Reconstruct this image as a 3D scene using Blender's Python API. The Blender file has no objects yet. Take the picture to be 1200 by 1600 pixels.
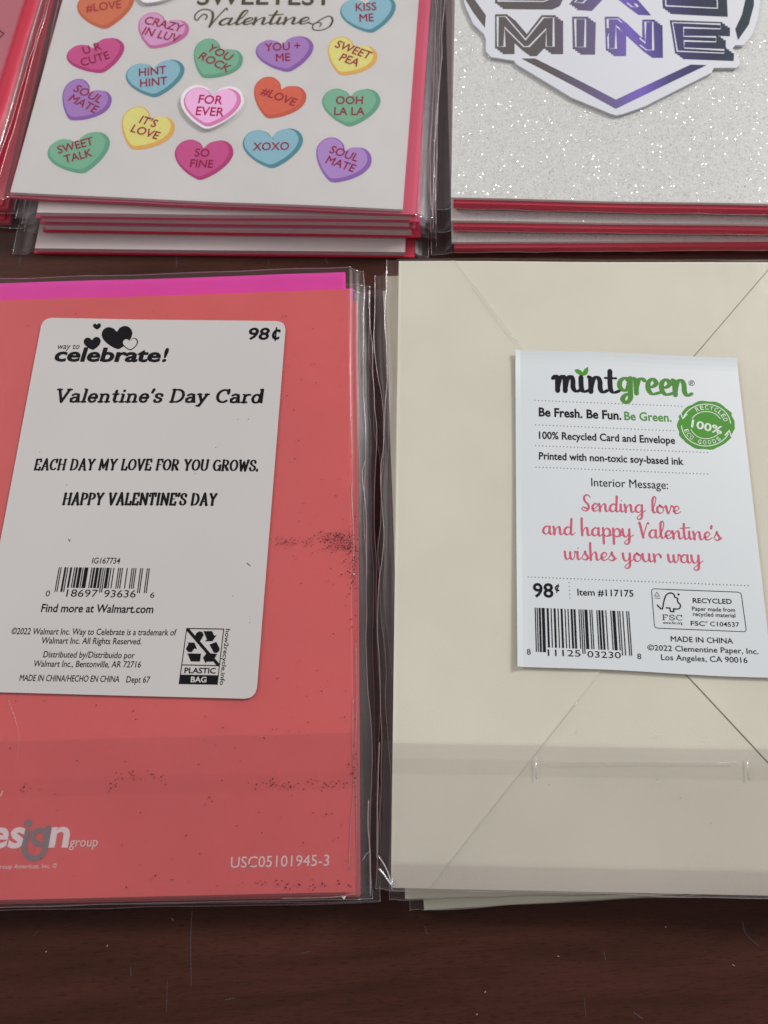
import bpy, bmesh, math, random
from mathutils import Matrix, Vector, noise
scene = bpy.context.scene
COL = scene.collection
R = math.radians
MM = 0.001
random.seed(7)

# ------------------------------------------------------------------ camera
F, TH, ROLL, CH = 1202.0, 0.32485, -0.064177, 220.39      # focal length in photo px, tilt, roll, height in mm
_c, _s = math.cos(ROLL), math.sin(ROLL)
FW = Vector((0, math.sin(TH), -math.cos(TH)))
_r0 = Vector((1, 0, 0)); _u0 = _r0.cross(FW)
RT = _c * _r0 + _s * _u0
UP = -_s * _r0 + _c * _u0
cam = bpy.data.cameras.new('camera')
camo = bpy.data.objects.new('camera', cam); COL.objects.link(camo)
camo.matrix_world = Matrix(((RT.x, UP.x, -FW.x, 0), (RT.y, UP.y, -FW.y, 0), (RT.z, UP.z, -FW.z, CH * MM), (0, 0, 0, 1)))
cam.sensor_fit = 'VERTICAL'; cam.sensor_height = 24; cam.lens = F * 24 / 1600
cam.clip_start = 0.01; cam.clip_end = 50
cam.dof.use_dof = True; cam.dof.focus_distance = 0.222; cam.dof.aperture_fstop = 11
scene.camera = camo

# ------------------------------------------------------------------ world and lamps (indoors, soft light from a window at the upper right)
W = bpy.data.worlds.new('World'); scene.world = W; W.use_nodes = True
nt = W.node_tree; bg = nt.nodes['Background']
tc = nt.nodes.new('ShaderNodeTexCoord'); sp = nt.nodes.new('ShaderNodeSeparateXYZ')
nt.links.new(tc.outputs['Generated'], sp.inputs[0])
mr = nt.nodes.new('ShaderNodeMapRange'); nt.links.new(sp.outputs['Y'], mr.inputs['Value'])
mr.inputs['From Min'].default_value = -1; mr.inputs['From Max'].default_value = 1
cr = nt.nodes.new('ShaderNodeValToRGB'); nt.links.new(mr.outputs[0], cr.inputs[0])
cr.color_ramp.elements[0].color = (0.22, 0.21, 0.203, 1); cr.color_ramp.elements[1].color = (0.40, 0.39, 0.40, 1)
nt.links.new(cr.outputs[0], bg.inputs['Color']); bg.inputs['Strength'].default_value = 1.08

def area(name, loc, target, size, power, color):
    l = bpy.data.lights.new(name, 'AREA'); l.shape = 'RECTANGLE'; l.size = size[0]; l.size_y = size[1]; l.energy = power; l.color = color
    o = bpy.data.objects.new(name, l); COL.objects.link(o); o.location = loc
    o.rotation_euler = (Vector(target) - Vector(loc)).to_track_quat('-Z', 'Y').to_euler()
area('window_light', (1.4, 1.1, 1.2), (0.0, 0.12, 0), (0.42, 0.42), 34.0, (1.0, 0.985, 0.96))
area('fill_light', (-1.9, 1.25, 1.6), (0, 0.1, 0), (0.7, 0.7), 20.0, (1.0, 0.985, 0.945))  # unseen fill added from the left to balance the window side
scene.view_settings.view_transform = 'Standard'; scene.view_settings.look = 'None'
scene.view_settings.exposure = 0.0; scene.view_settings.gamma = 1.0
scene.cycles.use_denoising = True
scene.cycles.transparent_max_bounces = 32
scene.cycles.max_bounces = 8

# ------------------------------------------------------------------ projecting helpers (mm)
def warp(x, y):       # the stacks are not perfectly flat: gentle buckling that grows with height
    return (0.55 * math.sin(x / 47 + 1.3) * math.sin(y / 61 + .4) + 0.33 * math.sin(x / 23 + y / 31 + 2) + 0.16 * math.sin(x / 11 - y / 19))
def wz(x, y, z): return z + warp(x, y) * max(0, z) / 11.0 * .62
def unproj(px, py, z):
    d = FW * F + RT * (px - 600) - UP * (py - 800)
    zz = z
    for _ in range(3):
        t = (zz - CH) / d.z
        x, y = d.x * t, d.y * t
        zz = wz(x, y, z)
    return x, y
class Pose:
    def __init__(s, x, y, z, a): s.x, s.y, s.z, s.a = x, y, z, a; s.c, s.s = math.cos(a), math.sin(a)
    def loc(s, X, Y): dx, dy = X - s.x, Y - s.y; return (dx * s.c + dy * s.s, -dx * s.s + dy * s.c)
    def world(s, x, y): return (s.x + x * s.c - y * s.s, s.y + x * s.s + y * s.c)
def pose_bottom(bl, br, zs, z0):       # from the two lower corners seen on the surface at height zs
    a, b = unproj(*bl, zs), unproj(*br, zs)
    return Pose(a[0], a[1], z0, math.atan2(b[1] - a[1], b[0] - a[0])), math.dist(a, b)
def pose_side(low, high, zs, z0, w=0):  # from two points of a side edge; w = shift to the left lower corner
    a, b = unproj(*low, zs), unproj(*high, zs)
    ang = math.atan2(b[1] - a[1], b[0] - a[0]) - math.pi / 2
    return Pose(a[0] - w * math.cos(ang), a[1] - w * math.sin(ang), z0, ang)

# ------------------------------------------------------------------ mesh helpers
class MB:
    def __init__(s): s.v = []; s.f = []
    def add(s, vs, fs):
        n = len(s.v); s.v += vs; s.f += [tuple(i + n for i in f) for f in fs]
    def build(s, name, mat, parent, pose, smooth=False, kind=None):
        vs = []
        for x, y, z in s.v:
            X, Y = pose.world(x, y); Z = pose.z + z
            vs.append((x * MM, y * MM, (wz(X, Y, Z) - pose.z) * MM))
        me = bpy.data.meshes.new(name); me.from_pydata(vs, [], s.f); me.materials.append(mat); me.update()
        if smooth:
            for p in me.polygons: p.use_smooth = True
        o = bpy.data.objects.new(name, me); COL.objects.link(o); o.parent = parent
        if kind: o['kind'] = kind
        return o

def slab(mb, x0, y0, x1, y1, z0, z1, step=6, rad=0, edge=None):
    """closed sheet with a gridded top; rounded corners when rad > 0; edge(x,y) may lift or shift the rim"""
    nx = max(2, int((x1 - x0) / step)); ny = max(2, int((y1 - y0) / step))
    def P(i, j):
        x = x0 + (x1 - x0) * i / nx; y = y0 + (y1 - y0) * j / ny
        if rad:
            cx = min(max(x, x0 + rad), x1 - rad); cy = min(max(y, y0 + rad), y1 - rad)
            dx, dy = x - cx, y - cy
            if dx and dy:
                m = max(abs(dx), abs(dy)); L = math.hypot(dx, dy); k = m / L
                x, y = cx + dx * k, cy + dy * k
        return x, y
    V = []; Fc = []
    for z, top in ((z1, 1), (z0, 0)):
        for j in range(ny + 1):
            for i in range(nx + 1):
                x, y = P(i, j); dz = 0
                if edge: dx, dy, dz = edge(x, y); x += dx; y += dy
                V.append((x, y, z + dz))
    N = (nx + 1) * (ny + 1); I = lambda i, j: j * (nx + 1) + i
    for j in range(ny):
        for i in range(nx):
            q = (I(i, j), I(i + 1, j), I(i + 1, j + 1), I(i, j + 1))
            Fc.append(q); Fc.append(tuple(N + k for k in reversed(q)))
    rim = [I(i, 0) for i in range(nx)] + [I(nx, j) for j in range(ny)] + [I(i, ny) for i in range(nx, 0, -1)] + [I(0, j) for j in range(ny, 0, -1)]
    for a, b in zip(rim, rim[1:] + rim[:1]): Fc.append((a, N + a, N + b, b))
    mb.add(V, Fc)

def spline(pts, n=6, closed=False):
    if len(pts) < 3: return list(pts)
    P = list(pts); out = []
    m = len(P)
    for i in range(m if closed else m - 1):
        if closed: p0, p1, p2, p3 = P[i - 1], P[i], P[(i + 1) % m], P[(i + 2) % m]
        else: p0, p1, p2, p3 = P[max(i - 1, 0)], P[i], P[i + 1], P[min(i + 2, m - 1)]
        for k in range(n):
            t = k / n
            out.append(tuple(0.5 * (2 * b + (c - a) * t + (2 * a - 5 * b + 4 * c - d) * t * t + (3 * b - a - 3 * c + d) * t ** 3) for a, b, c, d in zip(p0, p1, p2, p3)))
    if not closed: out.append(tuple(P[-1]))
    return out

def ribbon(mb, pts, wf, z, caps=True, closed=False):
    """flat stroke; wf(dx,dy) gives the full width for a direction"""
    n = len(pts); L = []; Rr = []
    Q = [pts[0]]
    for p in pts[1:]:
        if math.dist(p, Q[-1]) > 1e-4: Q.append(p)
    pts = Q; n = len(pts)
    if n < 2: return
    for i, p in enumerate(pts):
        if closed: a, b = pts[i - 1], pts[(i + 1) % n]
        else: a, b = pts[max(i - 1, 0)], pts[min(i + 1, n - 1)]
        dx, dy = b[0] - a[0], b[1] - a[1]; l = math.hypot(dx, dy) or 1; dx /= l; dy /= l
        k = 1.0
        if (0 < i < n - 1) or closed:
            q0, q1 = pts[i - 1], pts[(i + 1) % n]
            e = (q1[0] - p[0], q1[1] - p[1]); el = math.hypot(*e) or 1
            cs = abs((e[0] * dx + e[1] * dy) / el); k = 1 / max(cs, .55)
        h = wf(dx, dy) / 2 * k
        L.append((p[0] - dy * h, p[1] + dx * h, z)); Rr.append((p[0] + dy * h, p[1] - dx * h, z))
    V = L + Rr; Fc = [(i, i + n, i + n + 1, i + 1) for i in range(n - 1)]
    if closed: Fc.append((n - 1, 2 * n - 1, n, 0))
    if caps and not closed:
        for e, s in ((0, -1), (n - 1, 1)):
            l, r = V[e], V[e + n]; cx, cy = (l[0] + r[0]) / 2, (l[1] + r[1]) / 2
            hx, hy = (l[0] - r[0]) / 2, (l[1] - r[1]) / 2; fx, fy = hy * s, -hx * s
            ids = [e]
            for k in range(1, 4):
                t = math.pi * k / 4; ids.append(len(V)); V.append((cx + hx * math.cos(t) + fx * math.sin(t), cy + hy * math.cos(t) + fy * math.sin(t), z))
            ids.append(e + n)
            Fc.append(tuple(ids) if s < 0 else tuple(reversed(ids)))
    mb.add(V, Fc)

def polygon(mb, pts, z):
    bm = bmesh.new(); vs = [bm.verts.new((x, y, z)) for x, y in pts]
    f = bm.faces.new(vs); f.normal_update()
    if f.normal.z < 0: f.normal_flip()
    bmesh.ops.triangulate(bm, faces=[f])
    for _ in range(5):
        le = [e for e in bm.edges if e.calc_length() > 4.5]
        if not le: break
        bmesh.ops.subdivide_edges(bm, edges=le, cuts=1); bmesh.ops.triangulate(bm, faces=[q for q in bm.faces if len(q.verts) > 3])
    bm.verts.index_update()
    mb.add([tuple(v.co) for v in bm.verts], [tuple(v.index for v in f.verts) for f in bm.faces]); bm.free()

def disc(mb, c, r, z, n=10):
    mb.add([(c[0] + r * math.cos(2 * math.pi * k / n), c[1] + r * math.sin(2 * math.pi * k / n), z) for k in range(n)], [tuple(range(n))])

def prism(mb, pts, z0, z1):
    dn = []
    for p, q in zip(pts, pts[1:] + pts[:1]):
        k = max(1, math.ceil(math.dist(p, q) / 4.4))
        dn += [(p[0] + (q[0] - p[0]) * i / k, p[1] + (q[1] - p[1]) * i / k) for i in range(k)]
    pts = dn
    n = len(pts); a = sum(p[0] * q[1] - q[0] * p[1] for p, q in zip(pts, pts[1:] + pts[:1]))
    if a < 0: pts = pts[::-1]
    m2 = MB(); polygon(m2, pts, z1); mb.add(m2.v, m2.f)
    V = [(x, y, z0) for x, y in pts] + [(x, y, z1) for x, y in pts]
    mb.add(V, [(i, (i + 1) % n, n + (i + 1) % n, n + i) for i in range(n)])

def tube(mb, pts, r, n=5):
    V = []; Fc = []
    m = len(pts)
    for i, p in enumerate(pts):
        a, b = Vector(pts[max(i - 1, 0)]), Vector(pts[min(i + 1, m - 1)])
        d = (b - a).normalized() if (b - a).length > 1e-6 else Vector((1, 0, 0))
        s = d.cross(Vector((0, 0, 1))); s = s.normalized() if s.length > 1e-3 else Vector((1, 0, 0)); u = s.cross(d)
        for k in range(n):
            t = 2 * math.pi * k / n; q = Vector(p) + (s * math.cos(t) + u * math.sin(t)) * r
            V.append(tuple(q))
    for i in range(m - 1):
        for k in range(n): Fc.append((i * n + k, i * n + (k + 1) % n, (i + 1) * n + (k + 1) % n, (i + 1) * n + k))
    Fc.append(tuple(range(n - 1, -1, -1))); Fc.append(tuple((m - 1) * n + k for k in range(n)))
    mb.add(V, Fc)

# ------------------------------------------------------------------ materials
def lin(r, g, b):
    f = lambda c: (c / 255 / 12.92) if c / 255 <= .04045 else ((c / 255 + .055) / 1.055) ** 2.4
    return (f(r), f(g), f(b), 1)
def base(name):
    m = bpy.data.materials.new(name); m.use_nodes = True
    return m, m.node_tree, m.node_tree.nodes['Principled BSDF']
def node(nt, t, **kw):
    n = nt.nodes.new(t)
    for k, v in kw.items():
        if k in n.inputs: n.inputs[k].default_value = v
        else: setattr(n, k, v)
    return n
def paper(name, col, rough=.6, var=.05, spec=.3, bump=.12, scale=1500):
    m, nt, b = base(name); b.inputs['Roughness'].default_value = rough; b.inputs['Specular IOR Level'].default_value = spec
    tc = node(nt, 'ShaderNodeTexCoord')
    n1 = node(nt, 'ShaderNodeTexNoise', Scale=28.0, Detail=4.0); nt.links.new(tc.outputs['Object'], n1.inputs['Vector'])
    r = node(nt, 'ShaderNodeValToRGB'); r.color_ramp.elements[0].position = .3; r.color_ramp.elements[1].position = .7
    c = Vector(col[:3]); r.color_ramp.elements[0].color = (*(c * (1 - var)), 1); r.color_ramp.elements[1].color = (*(c * (1 + var * .5)), 1)
    nt.links.new(n1.outputs[0], r.inputs[0]); nt.links.new(r.outputs[0], b.inputs['Base Color'])
    n2 = node(nt, 'ShaderNodeTexNoise', Scale=float(scale), Detail=3.0); nt.links.new(tc.outputs['Object'], n2.inputs['Vector'])
    bp = node(nt, 'ShaderNodeBump', Strength=bump, Distance=.0002); nt.links.new(n2.outputs[0], bp.inputs['Height']); nt.links.new(bp.outputs[0], b.inputs['Normal'])
    return m
_inks = {}
def ink(r, g, b, rough=.45):
    k = (r, g, b)
    if k not in _inks:
        m, nt, p = base('ink'); p.inputs['Base Color'].default_value = lin(r, g, b); p.inputs['Roughness'].default_value = rough; p.inputs['Specular IOR Level'].default_value = .08
        tc = node(nt, 'ShaderNodeTexCoord'); n1 = node(nt, 'ShaderNodeTexNoise', Scale=900.0, Detail=3.0); nt.links.new(tc.outputs['Object'], n1.inputs['Vector'])
        mx = node(nt, 'ShaderNodeMixRGB', blend_type='MULTIPLY'); mx.inputs[0].default_value = .10; mx.inputs[1].default_value = lin(r, g, b)
        nt.links.new(n1.outputs[0], mx.inputs[2]); nt.links.new(mx.outputs[0], p.inputs['Base Color'])
        _inks[k] = m
    return _inks[k]

WHITE = paper('white_card', lin(231, 230, 227), .55)
WHITE_LOW = paper('white_card_rosy', lin(226, 214, 212), .55)
PINKENV = paper('pink_envelope', lin(226, 96, 124), .6)
REDENV = paper('red_envelope', lin(224, 50, 82), .6)
CORAL = paper('coral_card', lin(230, 107, 107), .5, .07)
MAGENTA = paper('magenta_envelope', lin(240, 68, 180), .55)
CREAM = paper('cream_envelope', lin(238, 236, 218), .68, .05, .25, .2, 2200)
LABELW = paper('white_label', lin(198, 194, 193), .42, .02, .4, .05)
LABELC = paper('cool_white_label', lin(213, 218, 222), .42, .02, .4, .05)
PALEPINK = paper('pale_pink_card', lin(206, 122, 134), .5)

def film(name, haze, rough, gain=1.0, tint=.96, wr=.25, wscale=90):
    m, nt, b = base(name)
    out = nt.nodes['Material Output']; m.surface_render_method = 'BLENDED' if hasattr(m, 'surface_render_method') else None
    tc = node(nt, 'ShaderNodeTexCoord')
    mp = node(nt, 'ShaderNodeMapping'); mp.inputs['Scale'].default_value = (1, .45, 1); nt.links.new(tc.outputs['Object'], mp.inputs[0])
    n = node(nt, 'ShaderNodeTexNoise', Scale=float(wscale), Detail=5.0, Roughness=.6, Distortion=.8); nt.links.new(mp.outputs[0], n.inputs['Vector'])
    bp = node(nt, 'ShaderNodeBump', Strength=wr, Distance=.003); nt.links.new(n.outputs[0], bp.inputs['Height'])
    tr = node(nt, 'ShaderNodeBsdfTransparent'); tr.inputs[0].default_value = (tint, tint * .99, tint, 1)
    gl = node(nt, 'ShaderNodeBsdfGlossy'); gl.inputs['Roughness'].default_value = rough; gl.inputs[0].default_value = (1, 1, 1, 1); nt.links.new(bp.outputs[0], gl.inputs['Normal'])
    df = node(nt, 'ShaderNodeBsdfDiffuse'); df.inputs[0].default_value = (.78, .74, .78, 1)
    fr = node(nt, 'ShaderNodeFresnel', IOR=1.5); nt.links.new(bp.outputs[0], fr.inputs['Normal'])
    mg = node(nt, 'ShaderNodeMath', operation='MULTIPLY'); mg.inputs[1].default_value = gain; mg.use_clamp = True; nt.links.new(fr.outputs[0], mg.inputs[0])
    # dusty, uneven haze
    n2 = node(nt, 'ShaderNodeTexNoise', Scale=70.0, Detail=6.0, Roughness=.7); nt.links.new(tc.outputs['Object'], n2.inputs['Vector'])
    mh = node(nt, 'ShaderNodeMapRange'); mh.inputs['From Min'].default_value = .3; mh.inputs['From Max'].default_value = .7
    mh.inputs['To Min'].default_value = haze * .75; mh.inputs['To Max'].default_value = haze * 1.25; nt.links.new(n2.outputs[0], mh.inputs['Value'])
    m1 = node(nt, 'ShaderNodeMixShader'); nt.links.new(mh.outputs[0], m1.inputs[0]); nt.links.new(tr.outputs[0], m1.inputs[1]); nt.links.new(df.outputs[0], m1.inputs[2])
    m2 = node(nt, 'ShaderNodeMixShader'); nt.links.new(mg.outputs[0], m2.inputs[0]); nt.links.new(m1.outputs[0], m2.inputs[1]); nt.links.new(gl.outputs[0], m2.inputs[2])
    nt.links.new(m2.outputs[0], out.inputs['Surface'])
    return m
FILM = film('clear_film', .016, .19, .42, .99, .10, 60)
FILM2 = film('sealed_film_margin', .034, .34, .32, .975, .10, 80)
FLAP = film('clear_film_flap', .016, .25, .3, .980, .08)
FLAP2 = film('thin_film_flap', .012, .25, .2, .99, .08)
TAPE = film('adhesive_tape', .012, .3, .45, .998, .1)
TAPE2 = film('thin_adhesive_tape', .012, .3, .3, .998, .1)
SEAM = film('film_seam', .16, .2, 1.1, .97, .1)
GLINT = film('crease_glint', .75, .12, 4, .95, .1)  # film folds whitened so their highlights sit in the colour

# dark mahogany veneer
def wood():
    m, nt, b = base('dark_wood'); L = nt.links
    tc = node(nt, 'ShaderNodeTexCoord')
    mp = node(nt, 'ShaderNodeMapping'); mp.inputs['Rotation'].default_value = (0, 0, R(1.5)); mp.inputs['Scale'].default_value = (1, 9, 1); L.new(tc.outputs['Object'], mp.inputs[0])
    n = node(nt, 'ShaderNodeTexNoise', Scale=16.0, Detail=8.0, Roughness=.65, Distortion=.35); L.new(mp.outputs[0], n.inputs['Vector'])
    r = node(nt, 'ShaderNodeValToRGB'); e = r.color_ramp.elements
    e[0].position = .28; e[0].color = (.034, .0112, .0070, 1); e[1].position = .75; e[1].color = (.074, .0245, .0165, 1); L.new(n.outputs[0], r.inputs[0])
    mp2 = node(nt, 'ShaderNodeMapping'); mp2.inputs['Scale'].default_value = (1, 8, 1); mp2.inputs['Rotation'].default_value = (0, 0, R(1.5)); L.new(tc.outputs['Object'], mp2.inputs[0])
    v = node(nt, 'ShaderNodeTexNoise', Scale=300.0, Detail=3.0, Roughness=.6); L.new(mp2.outputs[0], v.inputs['Vector'])
    r2 = node(nt, 'ShaderNodeValToRGB'); r2.color_ramp.elements[0].position = .33; r2.color_ramp.elements[0].color = (.42, .40, .40, 1); r2.color_ramp.elements[1].position = .47; r2.color_ramp.elements[1].color = (1, 1, 1, 1); L.new(v.outputs[0], r2.inputs[0])
    mx = node(nt, 'ShaderNodeMixRGB', blend_type='MULTIPLY'); mx.inputs[0].default_value = .62; L.new(r.outputs[0], mx.inputs[1]); L.new(r2.outputs[0], mx.inputs[2])
    # dust
    vo = node(nt, 'ShaderNodeTexVoronoi', Scale=330.0); L.new(tc.outputs['Object'], vo.inputs['Vector'])
    wn = node(nt, 'ShaderNodeSeparateColor'); L.new(vo.outputs['Color'], wn.inputs[0])
    t1 = node(nt, 'ShaderNodeMath', operation='GREATER_THAN'); t1.inputs[1].default_value = .994; L.new(wn.outputs[0], t1.inputs[0])
    t2 = node(nt, 'ShaderNodeMath', operation='LESS_THAN'); t2.inputs[1].default_value = .13; L.new(vo.outputs['Distance'], t2.inputs[0])
    t3 = node(nt, 'ShaderNodeMath', operation='MULTIPLY'); L.new(t1.outputs[0], t3.inputs[0]); L.new(t2.outputs[0], t3.inputs[1])
    t4 = node(nt, 'ShaderNodeMath', operation='MULTIPLY'); t4.inputs[1].default_value = .45; L.new(t3.outputs[0], t4.inputs[0])
    m3 = node(nt, 'ShaderNodeMixRGB'); m3.inputs[2].default_value = (.35, .27, .24, 1); L.new(t4.outputs[0], m3.inputs[0]); L.new(mx.outputs[0], m3.inputs[1])
    L.new(m3.outputs[0], b.inputs['Base Color'])
    n3 = node(nt, 'ShaderNodeTexNoise', Scale=25.0, Detail=5.0); L.new(tc.outputs['Object'], n3.inputs['Vector'])
    rr = node(nt, 'ShaderNodeMapRange'); rr.inputs['To Min'].default_value = .34; rr.inputs['To Max'].default_value = .52; L.new(n3.outputs[0], rr.inputs['Value']); L.new(rr.outputs[0], b.inputs['Roughness'])
    bp = node(nt, 'ShaderNodeBump', Strength=.25, Distance=.0002); L.new(v.outputs[0], bp.inputs['Height']); L.new(bp.outputs[0], b.inputs['Normal'])
    b.inputs['Specular IOR Level'].default_value = .15
    return m
WOOD = wood()

def glitter_paper():
    m, nt, b = base('glitter_paper'); L = nt.links
    tc = node(nt, 'ShaderNodeTexCoord')
    vo = node(nt, 'ShaderNodeTexVoronoi', Scale=2400.0); L.new(tc.outputs['Object'], vo.inputs['Vector'])
    hs = node(nt, 'ShaderNodeSeparateColor'); L.new(vo.outputs['Color'], hs.inputs[0])
    r = node(nt, 'ShaderNodeValToRGB'); r.color_ramp.elements[0].color = lin(230, 231, 227); r.color_ramp.elements[1].color = lin(238, 240, 235)
    r.color_ramp.elements[0].position = .0; r.color_ramp.elements[1].position = .35; L.new(hs.outputs[1], r.inputs[0]); L.new(r.outputs[0], b.inputs['Base Color'])
    # each fleck tilts its own way
    va = node(nt, 'ShaderNodeVectorMath', operation='SUBTRACT'); va.inputs[1].default_value = (.5, .5, .5); L.new(vo.outputs['Color'], va.inputs[0])
    vs = node(nt, 'ShaderNodeVectorMath', operation='SCALE'); vs.inputs['Scale'].default_value = .22; L.new(va.outputs[0], vs.inputs[0])
    g = node(nt, 'ShaderNodeNewGeometry'); vd = node(nt, 'ShaderNodeVectorMath', operation='ADD'); L.new(g.outputs['Normal'], vd.inputs[0]); L.new(vs.outputs[0], vd.inputs[1])
    vn = node(nt, 'ShaderNodeVectorMath', operation='NORMALIZE'); L.new(vd.outputs[0], vn.inputs[0]); L.new(vn.outputs[0], b.inputs['Normal'])
    b.inputs['Roughness'].default_value = .5; b.inputs['Specular IOR Level'].default_value = .35
    return m
GLITPAPER = glitter_paper()

def flake_mat(name, cols, metallic=.9, rough=.18):
    m, nt, b = base(name); L = nt.links
    g = node(nt, 'ShaderNodeNewGeometry')
    r = node(nt, 'ShaderNodeValToRGB'); r.color_ramp.interpolation = 'CONSTANT'
    for i, c in enumerate(cols):
        e = r.color_ramp.elements[i] if i < 2 else r.color_ramp.elements.new(0)
        e.position = i / len(cols); e.color = c
    L.new(g.outputs['Random Per Island'], r.inputs[0]); L.new(r.outputs[0], b.inputs['Base Color'])
    b.inputs['Metallic'].default_value = metallic; b.inputs['Roughness'].default_value = rough; b.inputs['Specular Tint'].default_value = (1, 1, 1, 1)
    return m
FLAKE = flake_mat('iridescent_flakes', [(1, 1, 1, 1), (.95, 1, 1, 1), (.75, 1, .97, 1), (1, 1, 1, 1), (1, .85, .97, 1), (.8, .86, 1, 1), (1, 1, 1, 1), (.62, 1, .8, 1)])
SPECK = flake_mat('red_glitter_specks', [lin(84, 14, 34), lin(104, 20, 40), lin(56, 10, 26), lin(120, 30, 46)], .1, .5)

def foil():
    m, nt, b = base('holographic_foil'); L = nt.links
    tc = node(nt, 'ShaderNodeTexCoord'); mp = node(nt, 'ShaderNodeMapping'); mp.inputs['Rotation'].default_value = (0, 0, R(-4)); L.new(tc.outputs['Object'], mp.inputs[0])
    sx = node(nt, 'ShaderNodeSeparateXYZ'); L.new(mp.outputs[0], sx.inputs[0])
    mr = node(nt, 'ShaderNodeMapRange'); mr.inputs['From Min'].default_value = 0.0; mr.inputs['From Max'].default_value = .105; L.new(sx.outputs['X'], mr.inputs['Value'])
    r = node(nt, 'ShaderNodeValToRGB'); e = r.color_ramp.elements  # reflection hues painted in as a fixed ramp along the foil
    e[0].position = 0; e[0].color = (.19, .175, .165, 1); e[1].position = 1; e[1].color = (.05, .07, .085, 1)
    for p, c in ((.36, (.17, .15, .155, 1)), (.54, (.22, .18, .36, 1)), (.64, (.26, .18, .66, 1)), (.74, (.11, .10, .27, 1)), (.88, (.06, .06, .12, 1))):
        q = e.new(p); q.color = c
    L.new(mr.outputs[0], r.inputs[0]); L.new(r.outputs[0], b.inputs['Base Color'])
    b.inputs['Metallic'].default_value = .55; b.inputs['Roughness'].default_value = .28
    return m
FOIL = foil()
def goldm():
    m, nt, b = base('gold_foil'); b.inputs['Base Color'].default_value = (.16, .125, .06, 1); b.inputs['Metallic'].default_value = .75; b.inputs['Roughness'].default_value = .32
    tc = node(nt, 'ShaderNodeTexCoord'); n = node(nt, 'ShaderNodeTexNoise', Scale=260.0); nt.links.new(tc.outputs['Object'], n.inputs['Vector'])
    r = node(nt, 'ShaderNodeMapRange'); r.inputs['To Min'].default_value = .2; r.inputs['To Max'].default_value = .5; nt.links.new(n.outputs[0], r.inputs['Value']); nt.links.new(r.outputs[0], b.inputs['Roughness'])
    return m
GOLD = goldm()

# ------------------------------------------------------------------ lettering engine
class Crop:      # photo-measured coordinates: origin and scale of the close-up they were read in
    def __init__(s, ox, oy, k): s.o = (ox, oy); s.k = k
    def __call__(s, x, y): return (s.o[0] + x / s.k, s.o[1] + y / s.k)
FULL = Crop(0, 0, 1)
class Plane:     # a printed surface of a packet: z is the local height of the print
    def __init__(s, pose, z, parent): s.p = pose; s.z = z; s.parent = parent
    def at(s, px, py): return s.p.loc(*unproj(px, py, s.p.z + s.z))

_fc = {}
def font_mesh(txt, off):
    k = (txt, off)
    if k in _fc: return _fc[k]
    if off > 0 and ('M' in txt or 'W' in txt and len(txt) < 12):
        V0, F0 = font_mesh(txt, 0); V = []; Fc = []
        for i, (dx, dy) in enumerate(((-off, 0), (off, 0), (0, off * .8), (0, -off * .8))):
            Fc += [tuple(q + len(V) for q in f) for f in F0]; V += [(x + dx, y + dy, i * .004) for x, y, _ in V0]
        _fc[k] = (V, Fc); return _fc[k]
    cu = bpy.data.curves.new('t', 'FONT'); cu.body = txt; cu.offset = off; cu.resolution_u = 3
    o = bpy.data.objects.new('t', cu); COL.objects.link(o); bpy.context.view_layer.update()
    me = bpy.data.meshes.new_from_object(o.evaluated_get(bpy.context.evaluated_depsgraph_get()))
    V = [(v.co.x, v.co.y, 0) for v in me.vertices]; Fc = [tuple(p.vertices) for p in me.polygons]
    bpy.data.objects.remove(o); bpy.data.curves.remove(cu); bpy.data.meshes.remove(me)
    _fc[k] = (V, Fc); return _fc[k]
CAP = .682
def frame(pl, p0, p1, cap):
    a, b = pl.at(*p0), pl.at(*p1)
    u = (b[0] - a[0], b[1] - a[1]); l = math.hypot(*u)
    n = (-(p1[1] - p0[1]), (p1[0] - p0[0])); nl = math.hypot(*n)
    mx, my = (p0[0] + p1[0]) / 2, (p0[1] + p1[1]) / 2
    c, d = pl.at(mx, my), pl.at(mx - n[0] / nl * -cap * 1.0 if False else mx + (p1[1] - p0[1]) / nl * cap, my - (p1[0] - p0[0]) / nl * cap)
    return a, (u[0] / l, u[1] / l), l, math.dist(c, d)
def sans_into(mb, pl, txt, p0, p1, cap, bold=0.0, ital=0.0, dz=0):
    V, Fc = font_mesh(txt, bold)
    x0 = min(v[0] for v in V); x1 = max(v[0] for v in V)
    a, u, l, h = frame(pl, p0, p1, cap)
    sx = l / (x1 - x0 + ital * CAP * 0); sy = h / CAP
    mb.add([(a[0] + u[0] * ((x - x0) * sx + y * sy * ital) - u[1] * y * sy, a[1] + u[1] * ((x - x0) * sx + y * sy * ital) + u[0] * y * sy, pl.z + dz + z) for x, y, z in V],
           [f[::1] for f in Fc])
def sans(pl, txt, p0, p1, cap, mat, bold=0.0, ital=0.0, dz=0, cr=FULL):
    mb = MB(); sans_into(mb, pl, txt, cr(*p0), cr(*p1), cap, bold, ital, dz)
    return mb.build('lettering', mat, pl.parent, pl.p)

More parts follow.
